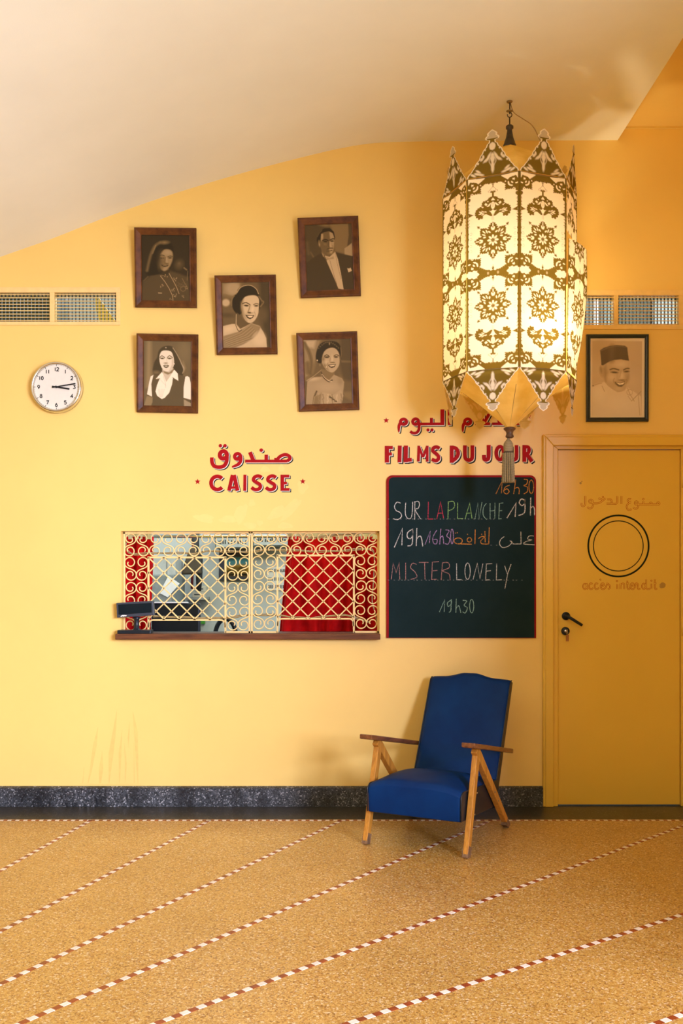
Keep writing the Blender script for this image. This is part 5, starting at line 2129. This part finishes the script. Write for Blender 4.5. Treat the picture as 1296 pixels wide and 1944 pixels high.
v, ft, fb, sd, lr = slab('back', 26, 30, back_face, None, None, lambda u, v: (0, 0, 0))
nn_ = len(v) // 2
for k in range(nn_):
    p = v[k]
    L = (Vector((0, p.y, p.z)) - BB).dot(bdir)
    q = BB + bdir * L - bn * (0.062 - 0.012 * L / BL_)
    v[nn_ + k] = Vector((p.x, q.y, q.z))
mb = MB()
mb.add(v, ft, 0, True)
mb.add(v, sd, 0, True)
mb.add(v, fb, 1, False)
mb.add(v, lr, 1, False)
back = mb.build('backrest', [M_leather, M_blackleather], chair, True, weld=True, bevel=0.006)
for s_ in (0, 1):
    mb = MB()
    mb.tube([Vector(back_face(s_, j / 30)) + bn * 0.001 for j in range(31)], 0.003, 8)
    mb.build('piping', M_blackleather, back, True)
mb = MB()
mb.box(-SW + 0.005, SW - 0.005, 0.46, 0.56, 0.128, 0.20)
mb.build('seat_rail', M_blackleather, chair, True)


# ================================================================ TICKET WINDOW
# sill
sx0, sx1 = W(222.5, 0).x, W(721, 0).x
zs1, zs0 = W(0, 1203.5, 0.055).z, W(0, 1214.5, 0.055).z
mb = MB()
mb.box(sx0, sx1, -0.056, -0.0006, zs0, zs1)
mb.box(H_TICKET[0] + 0.001, H_TICKET[1] - 0.001, -0.02, WT - 0.001, H_TICKET[2] + 0.0006, zs1)
sill = mb.build('window_sill', M_sill, bevel=0.004)
tag(sill, 'worn brown wooden sill under the ticket window grille', 'sill')

# grille
GY = 0.055


def GP(px, py):
    return W(px, py, -GY)


g0 = GP(234.5, 1010)
g1 = GP(719, 1201)
grille = thing('window_grille', 'yellow wrought-iron grille of scrolls and lattice across the ticket window', 'grille', ((g0.x + g1.x) / 2, GY, zs1))
ug = 1 / (S * D / (D + GY))
GD = 0.006


def bar(mb, a, b, w):
    A, B = GP(*a), GP(*b)
    t = (B - A).normalized()
    n = Vector((-t.z, 0, t.x)) * (w * ug / 2)
    q = [A - n, A + n, B + n, B - n]
    mb.hexa([(p.x, GY - GD, p.z) for p in q] + [(p.x, GY + GD, p.z) for p in q])


LP = [(281.8, 427.8), (526.5, 671.5)]
LT_, LB_ = [1058.3, 1054.5], [1177, 1174.5]
mb = MB()
for a, b in (((234.5, 1012), (719, 1010)), ((236, 1010), (236, 1202)), ((717.5, 1010), (717.5, 1202)), ((473.5, 1010), (473.5, 1202)), ((478, 1010), (478, 1202)),
             ((427.8, 1199.5), (526.5, 1200)), ((671.5, 1199.5), (719, 1199.5)), ((234.5, 1199.5), (281.8, 1199.5)),
             ((281.8, 1058.3), (281.8, 1201)), ((427.8, 1058.3), (427.8, 1201)), ((526.5, 1054.5), (526.5, 1201)), ((671.5, 1054.5), (671.5, 1201))):
    bar(mb, a, b, 3.2)
mb.build('frame', M_iron, grille)
for i in range(2):
    x0, x1 = LP[i]
    yt, yb = LT_[i], LB_[i]
    mb = MB()
    bar(mb, (x0 - 1.6, yt), (x1 + 1.6, yt), 3.4)
    # foot rail with rounded corners
    p = [(x0 + 1, yb + 14)] + [(x0 + 9 - 8 * math.cos(R(a)), yb + 8 - 8 * math.sin(R(a))) for a in range(0, 91, 15)]
    p += [(x1 - 9 + 8 * math.sin(R(a)), yb + 8 - 8 * math.cos(R(a))) for a in range(0, 91, 15)] + [(x1 - 1, yb + 14)]
    for a, b in zip(p[:-1], p[1:]):
        bar(mb, a, b, 2.9)
    w, h = x1 - x0, yb - yt
    st = w / 5.0
    for sgn in (1, -1):
        for k in range(-6, 12):
            # lines at 45 degrees clipped to the panel
            xs = x0 + k * st if sgn > 0 else x1 - k * st
            pts_ = []
            t0, t1 = 0.0, h
            # x = xs + sgn*t ; y = yt + t
            lo = (x0 - xs) / sgn
            hi = (x1 - xs) / sgn
            a_, b_ = max(0, min(lo, hi)), min(h, max(lo, hi))
            if b_ - a_ > 3:
                bar(mb, (xs + sgn * a_, yt + a_), (xs + sgn * b_, yt + b_), 2.0)
    mb.build('lattice', M_iron, grille)


def scroll_path(xc, yt, yb, r, mir):
    pts = []
    n = 30
    for j in range(n, -1, -1):
        t = j / n
        a = 180 - 395 * t
        rr = r * (1 - 0.66 * t ** 1.1)
        off = 0.10 * r * t
        pts.append((rr * math.cos(R(a)) - off * 0.5, yt - rr * math.sin(R(a)) + off))
    m = len(pts)
    A, B = (-r, yt), (r, yb)
    for j in range(1, 12):
        t = j / 12
        c1, c2 = (-r, yt + (yb - yt) * 0.66), (r, yb - (yb - yt) * 0.66)
        q = [(1 - t) ** 3 * A[i] + 3 * (1 - t) ** 2 * t * c1[i] + 3 * (1 - t) * t * t * c2[i] + t ** 3 * B[i] for i in (0, 1)]
        pts.append(tuple(q))
    for j in range(n + 1):
        t = j / n
        a = -395 * t
        rr = r * (1 - 0.66 * t ** 1.1)
        off = 0.10 * r * t
        pts.append((rr * math.cos(R(a)) + off * 0.5, yb - rr * math.sin(R(a)) - off))
    return [(xc + (-x if mir else x), y) for x, y in pts]


SC = {}


def scroll(xc, yt, yb, mir, r=11.2):
    """one mesh per shape; each scroll is its own part"""
    key_ = (mir, round(yb - yt, 1))
    c = GP(xc, (yt + yb) / 2)
    if key_ not in SC:
        P = scroll_path(0, -(yb - yt) / 2, (yb - yt) / 2, r, mir)
        mb = MB()
        mb.tube([(x * ug, 0, -y * ug) for x, y in P], 1.12 * ug, 6, flat=None)
        o = mb.build('scroll', M_iron, grille, True)
        SC[key_] = o
    else:
        o = SC[key_].copy()
        col.objects.link(o)
        o.parent = grille
    o.location = c - OFF[grille.name]


for k in range(10):
    scroll(246.5 + 24.05 * k, 1023, 1046, k % 2 == 0)
for k in range(10):
    scroll(490.5 + 24.1 * k, 1021.5, 1044.5, k % 2 == 1)
for cols, y0 in (((247.3, 269.8), 1068), ((440.2, 462.6), 1068), ((490, 513), 1066), ((684, 706.3), 1065)):
    for rr_i, (dt, db) in enumerate(((0, 24), (47.5, 71.5), (94.5, 118.5))):
        for ci, xc in enumerate(cols):
            scroll(xc, y0 + dt, y0 + db, (ci == 1) == (rr_i != 1))

# rope light woven along the grille
M_rope = Mat('clear_rope_light', (0.42, 0.30, 0.12), 0.12, spec=0.7)
M_rope.b.inputs['Transmission Weight'].default_value = 0.35


def GPy(px, py, y):
    return W(px, py, -y)


ropes = [
    ([(240, 1028), (239, 1034), (239.5, 1042), (245, 1050), (258, 1053), (300, 1051), (345, 1051), (372, 1052), (398, 1047), (440, 1048), (473, 1049), (510, 1045), (560, 1046),
      (600, 1048), (640, 1047), (680, 1044), (703, 1044), (710, 1056), (709, 1100), (706, 1140), (712, 1165), (716, 1186)]),
    ([(290, 1171.5), (330, 1172), (372, 1174), (405, 1174.5), (440, 1173), (473, 1168.5), (520, 1168.5), (560, 1173), (585, 1175), (610, 1172.5), (640, 1169), (662, 1170), (680, 1176), (700, 1182)]),
    ([(575, 1024), (610, 1020), (650, 1016), (690, 1012), (714, 1013)]),
]
for nm, r_ in zip(('rope light looped along the top and right of the grille', 'rope light sagging along the grille foot rail',
                   'short rope light end at the top right of the grille'), ropes):
    mb = MB()
    P = [GPy(x, y, GY + 0.014) for x, y in r_]
    for dz in (0.0, 0.006):
        mb.tube([p + Vector((0, 0.002 * math.sin(i * .9), dz + 0.002 * math.sin(i * .7 + dz * 300))) for i, p in enumerate(spline(P, 6))], 0.0034, 7)
    tag(mb.build('rope_light', M_rope.m), nm, 'rope light', 'rope lights tied to the ticket grille')

# customer display on the sill
cd = thing('customer_display', 'black till customer display on the left end of the brown sill', 'customer display', (W(258, 0, 0.03).x, -0.02, zs1))
dx = 0.006


def DP_(px, py, d=0.03):
    return W(px, py, d)


a, b = DP_(224, 1196), DP_(287, 1203)
mb = MB()
mb.box(a.x, b.x, -0.052, 0.030, zs1 + 0.0003, a.z)
mb.build('base', M_blackpl, cd, bevel=0.003)
mb = MB()
pc = DP_(258, 1180)
mb.lathe([(0.030, zs1 + 0.018), (0.022, zs1 + 0.024), (0.0155, zs1 + 0.03), (0.0135, zs1 + 0.07), (0.016, pc.z + 0.012), (0.024, pc.z + 0.026), (0.0, pc.z + 0.028)], (pc.x, -0.012, 0), 24)
mb.build('pole', M_blackpl, cd)
hq = [DP_(222, 1144.5), DP_(291.5, 1140.5), DP_(293.5, 1168.0), DP_(223.5, 1172.5)]
mb = MB()
mb.hexa([(p.x, -0.050, p.z) for p in hq] + [(p.x, -0.010, p.z) for p in hq])
head = mb.build('head', M_greypl, cd, bevel=0.003)
sq = [DP_(226, 1147.5), DP_(288.5, 1144.3), DP_(289.2, 1162.5), DP_(226.6, 1166.8)]
mb = MB()
mb.hexa([(p.x, -0.0515, p.z) for p in sq] + [(p.x, -0.046, p.z) for p in sq])
mb.build('screen', M_screen, head)
mb = MB()
lg = [(229, 1170.6), (232.5, 1168.6), (236, 1168.2), (233.5, 1170.8), (237.5, 1168.5), (239.5, 1168.4), (237.8, 1170), (240.2, 1168.8)]
mb.ribbon([(DP_(x, y, .052).x, DP_(x, y, .052).z) for x, y in lg], [w / 340 for w in (2.2, 2.0, 1.2, 1.4, 1.2, 1.0, 1.0, 0.6)], -0.0508)
mb.build('logo', M_white, head)

# ---------------------------------------------------------------- the booth behind
BY = 2.55                      # booth back wall
M_booth = wall_paint('pale_grey_booth_paint', (0.42, 0.46, 0.46), 0.6, 0.3)
M_boothfloor = plain('booth_lino', (0.16, 0.15, 0.14), 0.6)
mb = MB()
mb.box(-2.9, XR, BY, BY + 0.1, 0, 3.8)
struct(mb.build('wall_booth', M_booth))
mb = MB()
mb.box(-3.0, -2.9, WT, BY + 0.1, 0, 3.8)
mb.box(XR, XR + 0.1, WT, BY + 0.1, 0, 3.8)
struct(mb.build('wall_booth_side', M_booth))
mb = MB()
mb.box(-3.0, XR + 0.1, WT, BY + 0.1, 3.8, 3.9)
struct(mb.build('ceiling_booth', M_booth))
mb = MB()
mb.box(-3.0, XR + 0.1, WT, BY + 0.1, -0.12, -0.001)
struct(mb.build('floor_booth', M_boothfloor))


def Q(px, py, y):
    return W(px, py, -y)


# red curtains on a rail
M_curt = Mat('red_velvet_curtain', srgb(190, 6, 10), 0.8, spec=0.15)
M_curt.color(M_curt.ramp(M_curt.noise(16, 3), [(0.3, srgb(160, 3, 8)), (0.7, srgb(205, 8, 12))]))
M_head = plain('white_gathered_heading', (0.74, 0.74, 0.72), 0.5, var=0.05)


def curtain(label, y, xt0, xt1, xb0, xb1, pt, pb, folds, amp, head):
    """xt/xb: picture columns at the top and at the bottom"""
    zt, zb = Q(0, pt, y).z, Q(0, pb, y).z
    root = thing('curtain', label, 'curtain', ((Q(xt0, 0, y).x + Q(xt1, 0, y).x) / 2, y, zb), group='red curtains in the ticket booth')
    n, m = folds * 12, 14

    def pt_(u, v, dy=0.0):
        x0 = Q(xt0 + (xb0 - xt0) * v, 0, y).x
        x1 = Q(xt1 + (xb1 - xt1) * v, 0, y).x
        ph = 2 * math.pi * folds * (u + 0.035 * math.sin(7 * u + 2 * v) + 0.03 * v * math.sin(19 * u))
        am = amp * (0.75 + 0.35 * math.sin(11 * u + 1.3))
        return (x0 + (x1 - x0) * u, y + dy + am * math.sin(ph) * (0.6 + 0.5 * v) + 0.3 * am * math.sin(2.3 * ph + 3 * v), zt + (zb - zt) * v)
    for nm, mat, v0, v1, dy in (('drape', M_curt.m, 0.06, 1.0, 0.0), ('heading', M_head, 0.0, 0.085, -0.004)):
        mb = MB()
        vv = []
        for j in range(m + 1):
            for i in range(n + 1):
                vv.append(pt_(i / n, v0 + (v1 - v0) * j / m, dy))
        ff = [(j * (n + 1) + i, j * (n + 1) + i + 1, (j + 1) * (n + 1) + i + 1, (j + 1) * (n + 1) + i) for j in range(m) for i in range(n)]
        mb.add(vv, ff, 0, True)
        o = mb.build(nm, mat, root)
        sd = o.modifiers.new('thickness', 'SOLIDIFY')
        sd.thickness = 0.003
    return root


curtain('red curtain hanging at the right end of the ticket window', 0.50, 548, 745, 528, 760, 1006, 1216, 7, 0.046, True)
curtain('narrow red curtain at the left end of the ticket window', 0.48, 225, 291, 225, 284, 1006, 1216, 3, 0.036, True)
mb = MB()
za = Q(0, 1017.5, 0.56)
mb.tube([(Q(214, 0, .56).x, 0.64, za.z), (Q(772, 0, .56).x, 0.64, za.z)], 0.011, 12)
for px in (217, 480, 769):
    x = Q(px, 0, .56).x
    mb.box(x - 0.006, x + 0.006, WT, 0.64, za.z - 0.004, za.z + 0.004)
tag(mb.build('curtain_rail', M_chrome), 'bright metal curtain rail behind the ticket grille', 'curtain rail')

# counter top inside the booth
ct = zs1 - 0.012
counter = thing('ticket_counter', 'dark counter inside the ticket booth', 'counter', (Q(470, 0, .35).x, 0.36, 0.0))
mb = MB()
mb.box(Q(226, 0, .2).x, Q(735, 0, .2).x, WT + 0.002, 0.40, ct - 0.03, ct)
mb.build('counter_top', plain('dark_counter_top', (0.05, 0.045, 0.04), 0.4), counter)
mb = MB()
mb.box(Q(240, 0, .2).x, Q(720, 0, .2).x, WT + 0.01, 0.24, 0.0, ct - 0.031)
mb.build('counter_front', plain('dark_counter_panel', (0.06, 0.05, 0.045), 0.5), counter)

# till monitor seen from behind
y = 0.62
a, b = Q(287, 1145, y), Q(379.5, 1212, y)
mon = thing('monitor', 'back of a big dark monitor behind the lattice', 'monitor', ((a.x + b.x) / 2, y, b.z))
mb = MB()
mb.box(a.x, b.x, y, y + 0.05, b.z, a.z)
mb.build('case', M_blackpl, mon, bevel=0.012)
mb = MB()
mb.box(a.x + 0.05, b.x - 0.05, y + 0.05, y + 0.10, b.z - 0.1, a.z - 0.05)
mb.build('stand', M_blackpl, mon)
# desk the monitor and boxes stand on
mb = MB()
dt_ = b.z - 0.1
mb.box(Q(270, 0, .9).x, Q(520, 0, .9).x, 0.56, 1.10, dt_ - 0.03, dt_)
for xx in (Q(275, 0, .9).x, Q(505, 0, .9).x):
    for yy in (0.58, 1.06):
        mb.box(xx, xx + 0.04, yy, yy + 0.04, 0, dt_ - 0.03)
tag(mb.build('desk', plain('dark_desk_wood', (0.05, 0.035, 0.025), 0.5)), 'dark desk behind the booth counter', 'desk')
# loose papers on the monitor's top
mb = MB()
mb.box(Q(292, 0, y).x, Q(355, 0, y).x, y - 0.01, y + 0.06, a.z + 0.0005, a.z + 0.006)
tag(mb.build('paper_stack', plain('white_paper', (0.75, 0.76, 0.75), 0.7, var=0.04)), 'thin stack of white papers on top of the monitor', 'papers')

# desk chair back (round tube)
y = 1.25
c = Q(428, 1210, y)
ch = thing('desk_chair', 'black desk chair with a round back inside the booth', 'chair', (c.x, y, 0))
sc2 = S * D / (D + y)
mb = MB()
rr2 = 20 / sc2
P = [(c.x + rr2 * math.cos(R(t)) * 1.0, y, c.z + rr2 * 1.75 * math.sin(R(t))) for t in range(0, 181, 10)]
mb.tube([(P[0][0], y, c.z - 0.25)] + P + [(P[-1][0], y, c.z - 0.25)], 0.016, 10)
mb.build('backrest', M_blackpl, ch)
mb = MB()
mb.lathe([(0.0, 0), (0.18, 0.005), (0.2, 0.03), (0.18, 0.06), (0.0, 0.065)], (c.x, y + 0.18, c.z - 0.30), 28)
mb.build('seat', M_blackpl, ch)
mb = MB()
mb.lathe([(0.03, 0.05), (0.03, c.z - 0.30), (0.0, c.z - 0.30)], (c.x, y + 0.18, 0), 14)
for k in range(5):
    a5 = R(72 * k)
    mb.tube([(c.x, y + 0.18, 0.08), (c.x + 0.26 * math.cos(a5), y + 0.18 + 0.26 * math.sin(a5), 0.025)], 0.018, 8)
mb.build('pedestal', M_blackpl, ch)


def wall_item(px0, py0, px1, py1, y, th):
    a, b = Q(px0, py0, y), Q(px1, py1, y)
    return a.x, b.x, b.z, a.z


# framed picture
x0, x1, z0, z1 = wall_item(415.5, 1047.5, 479, 1102, BY - 0.03, 0)
fp = thing('framed_poster', 'dark blue framed turquoise picture on the booth wall', 'framed picture', ((x0 + x1) / 2, BY - 0.02, z0))
mb = MB()
mb.box(x0, x1, BY - 0.032, BY - 0.001, z0, z1)
mb.build('frame', plain('navy_frame', (0.015, 0.022, 0.045), 0.4), fp, bevel=0.004)
x0, x1, z0, z1 = wall_item(427.5, 1057, 473, 1094, BY - 0.03, 0)
nx, ny = 60, 48
u, v = np.meshgrid(np.linspace(0, 1, nx), np.linspace(0, 1, ny))
u, v = u.ravel(), v.ravel()
A = Art(u * 100, v * 80, 0.5)
A.poly([(0, 0), (100, 0), (100, 34), (60, 30), (0, 40)], .9, 10).ell(40, 52, 24, 14, .25, 10, 8).ell(72, 48, 18, 12, .12, -10, 8).ell(20, 62, 16, 8, .05, 0, 6)
A.poly([(0, 70), (100, 66), (100, 80), (0, 80)], .0, 8)
t = A.v[:, None]
cols_ = [np.array(srgb(28, 30, 30)), np.array(srgb(150, 120, 50)), np.array(srgb(20, 130, 150))]
rgb = np.where(t < .5, cols_[0] + (cols_[1] - cols_[0]) * t * 2, cols_[1] + (cols_[2] - cols_[1]) * (t * 2 - 1))
grid_mesh('print', nx, ny, lambda uu, vv: np.stack([x0 + (x1 - x0) * uu, np.full(uu.shape, BY - 0.0335), z1 - (z1 - z0) * vv], 1), rgb, M_photo, fp)

# long cupboards under the booth ceiling line
M_cup = plain('grey_green_cupboard', (0.10, 0.12, 0.11), 0.5)
for k, (pa, pb, lab) in enumerate(((408, 474, 'grey wall cabinet with a text band above the framed turquoise picture'), (480, 548, 'grey wall cabinet with a text band right of the grille post'))):
    x0, x1, z0, z1 = wall_item(pa, 985, pb, 1041 - k * 4, BY - 0.25, 0)
    cb = thing('wall_cabinet', lab, 'cabinet', ((x0 + x1) / 2, BY - 0.12, z0), group='wall cabinets in the ticket booth')
    mb = MB()
    mb.box(x0, x1, BY - 0.25, BY - 0.001, z0, z1)
    mb.build('carcass', M_cup, cb)
    mb = MB()
    mb.box(x0 + 0.01, x1 - 0.01, BY - 0.258, BY - 0.2505, z0 + 0.01, z0 + 0.10)
    mb.build('door', plain('pale_grey_panel', (0.30, 0.33, 0.32), 0.5), cb)
    mb = MB()
    xx = x0 + 0.03
    while xx < x1 - 0.03:
        mb.box(xx, xx + 0.008, BY - 0.2596, BY - 0.2584, z0 + 0.035, z0 + 0.06 + 0.01 * random.random())
        xx += random.choice((0.014, 0.018, 0.026))
    mb.build('faded_band', M_ink, cb)
# wall paper notices (calendar sheets)
M_paper = plain('white_notice_paper', (0.66, 0.68, 0.67), 0.7, var=0.04)
x0, x1, z0, z1 = wall_item(506, 1076, 543, 1121, BY - 0.01, 0)
cal = thing('wall_calendar', 'white calendar sheet on the booth wall beside the right curtain', 'calendar', ((x0 + x1) / 2, BY, z0))
mb = MB()
mb.box(x0, x1, BY - 0.008, BY - 0.0005, z0, z1)
mb.build('sheet', M_paper, cal)
mb = MB()
for r0 in (0.06, 0.42, 0.74):
    for c0_ in range(3):
        xa = x0 + (x1 - x0) * (0.08 + 0.31 * c0_)
        za = z1 - (z1 - z0) * (r0 + 0.03)
        for q_ in range(4):
            mb.box(xa + 0.012 * q_ * 0.9, xa + 0.012 * q_ * 0.9 + 0.006, BY - 0.0092, BY - 0.0082, za - (z1 - z0) * 0.14, za)
mb.build('printed_grid', M_greypl, cal)

# grey metal locker with a tilted sheet, light box above, hanging bag and strap
y = 1.9
x0, x1, z0, z1 = wall_item(262, 1092, 331, 1150, y, 0)
lock = thing('filing_cabinet', 'grey filing cabinet behind the left lattice', 'cabinet', ((x0 + x1) / 2, y + .25, 0))
mb = MB()
mb.box(x0, x1, y, y + 0.5, 0.0, z1)
mb.build('body', plain('grey_steel', (0.16, 0.19, 0.19), 0.45), lock, bevel=0.005)
mb = MB()
for k in range(3):
    zz = z1 - 0.04 - 0.4 * k
    mb.box(x0 + 0.02, x1 - 0.02, y - 0.012, y - 0.0004, zz - 0.36, zz)
mb.build('drawers', plain('grey_drawer', (0.20, 0.23, 0.23), 0.45), lock)
mb = MB()
pq = [Q(302, 1126, y - .03), Q(319, 1093, y - .03), Q(340.5, 1108, y - .03), Q(318, 1134, y - .03)]
mb.hexa([(p.x, y - 0.020, p.z) for p in pq] + [(p.x, y - 0.014, p.z) for p in pq])
tag(mb.build('paper_sheet', M_paper), 'tilted white sheet stuck on the grey filing cabinet', 'paper')
x0, x1, z0, z1 = wall_item(284, 1056, 333, 1091.5, y + .05, 0)
lk = thing('cardboard_carton', 'pale grey carton on top of the filing cabinet', 'box', ((x0 + x1) / 2, y + .2, lock.location.z))
mb = MB()
mb.box(x0, x1, y + .05, y + .4, Q(0, 1092, y).z + 0.001, z1)
mb.build('carton', plain('pale_grey_board', (0.36, 0.39, 0.38), 0.6), lk, bevel=0.003)
mb = MB()
mb.box((x0 + x1) / 2 + 0.03, (x0 + x1) / 2 + 0.036, y + .048, y + .0498, z0, z1)
mb.build('tape', plain('dark_tape', (0.12, 0.13, 0.13), 0.5), lk)
# bag on a hook with a long dark strap
yb = BY - 0.27
bg_ = thing('hanging_bag', 'dark brown bag hanging from a black strap on the booth wall', 'bag', (Q(366, 0, yb).x, yb, Q(0, 1092, yb).z))
pl = [(357, 1052), (364, 1040), (372, 1040), (382, 1075), (384, 1090), (345, 1091), (350, 1072)]
mb = MB()
mb.prism([(Q(x, yy, yb).x, Q(x, yy, yb).z) for x, yy in pl], yb - 0.05, yb + 0.05)
mb.build('bag_body', plain('dark_brown_canvas', (0.055, 0.040, 0.022), 0.8), bg_, bevel=0.015)
mb = MB()
mb.tube([tuple(Q(x, yy, yb)) for x, yy in ((370, 1012), (371, 1040), (378, 1062), (378, 1100), (377, 1122))], [0.035, 0.03, 0.03, 0.026, 0.02], 8)
mb.build('strap', plain('black_webbing', (0.012, 0.013, 0.015), 0.7), bg_)
mb = MB()
mb.tube([tuple(Q(x, yy, yb - 0.02)) for x, yy in ((367, 1030), (366, 1070), (364, 1118))], 0.011, 8)
mb.build('red_cord', plain('dark_red_cord', (0.12, 0.012, 0.016), 0.7), bg_)
mb = MB()
hk = Q(370, 1011, yb)
mb.tube([(hk.x, BY - 0.0005, hk.z), (hk.x, yb - 0.03, hk.z), (hk.x, yb - 0.05, hk.z + 0.03)], 0.006, 8)
mb.build('hook', M_chrome, bg_)
# small boxes on a shelf
ysh = BY - 0.2
zsh = Q(0, 1134, ysh).z
mb = MB()
mb.box(Q(348, 0, ysh).x, Q(392, 0, ysh).x, ysh, BY - 0.001, zsh - 0.02, zsh)
tag(mb.build('wall_shelf', plain('grey_shelf_board', (0.25, 0.27, 0.26), 0.5)), 'small grey shelf under the card boxes in the booth', 'shelf')
for k, (pa, pb, pyt, pyb, lab) in enumerate(((365, 388, 1123, 1134, 'lower cream card box on the booth shelf'), (372, 390, 1112, 1123, 'upper cream card box on the booth shelf'))):
    x0, x1, z0, z1 = wall_item(pa, pyt, pb, pyb, ysh + .02, 0)
    zb0 = zsh + 0.0005 + k * 0.046
    bx_ = thing('card_box', lab, 'box', ((x0 + x1) / 2, ysh + .08, zb0), group='card boxes on the booth shelf')
    mb = MB()
    mb.box(x0, x1, ysh + .02, ysh + .14, zb0, zb0 + 0.045)
    mb.build('carton', plain('cream_card', (0.52, 0.50, 0.40), 0.6), bx_, bevel=0.002)
    mb = MB()
    mb.box(x0 + .015, x1 - .02, ysh + .0185, ysh + .0198, zb0 + 0.018, zb0 + 0.026)
    mb.build('print_band', M_greypl, bx_)
# green stapler-like box and socket on the wall, under the shelf
x0, x1, z0, z1 = wall_item(380.5, 1179, 388.5, 1184.5, BY - .03, 0)
mb = MB()
mb.box(x0, x1, BY - .03, BY - .0005, z0, z1)
tag(mb.build('green_box', plain('bright_green_plastic', (0.06, 0.30, 0.03), 0.4), bevel=0.002), 'small bright green box low on the booth wall beside the monitor', 'box')

# what shows through the high ventilation grilles
yv = 1.0
def high_box(name, label, cat, px0, py0, px1, py1, y, dep, mat):
    a, b = Q(px0, py0, y), Q(px1, py1, y)
    mb = MB()
    mb.box(a.x, b.x, y, y + dep, b.z, a.z)
    o = mb.build(name, mat, bevel=0.003)
    tag(o, label, cat)
    return o


high_box('air_duct', 'dark steel air duct behind the left ventilation grille', 'duct', -60, 540, 99, 628, 0.62, 0.4, plain('dark_teal_duct', (0.012, 0.022, 0.022), 0.4))
a, b = Q(180, 555, .7), Q(240, 640, .7)
mb = MB()
mb.prism([(Q(181, 556, .7).x, Q(0, 556, .7).z), (Q(240, 640, .7).x, Q(0, 640, .7).z), (Q(200, 640, .7).x, Q(0, 640, .7).z), (Q(182, 590, .7).x, Q(0, 590, .7).z)], .7, .74)
tag(mb.build('mustard_panel', plain('mustard_board', (0.36, 0.25, 0.02), 0.6)), 'mustard yellow board slanting behind the left vent', 'board')
high_box('brown_post', 'brown post behind the left ventilation grille', 'post', 103, 540, 126, 640, 1.15, 0.1, plain('brown_post_paint', (0.05, 0.033, 0.022), 0.6))
high_box('grey_cupboard', 'grey hanging cupboard behind the right vent', 'cupboard', 1168, 540, 1236, 640, 1.1, 0.3, plain('mid_grey_panel', (0.17, 0.20, 0.19), 0.5))
pa, pb = Q(1262, 535, BY), Q(1330, 640, BY)
mb = MB()
mb.box(pa.x, min(pb.x, XR - 0.02), BY - 0.02, BY - 0.001, pb.z, min(pa.z, 3.78))
struct(mb.build('window_1', emit('bright_window_pane', (1.0, 1.0, 1.0), 1.6)), 'bright high window of the back room')
pa, pb = Q(1050, 535, BY), Q(1166, 640, BY)
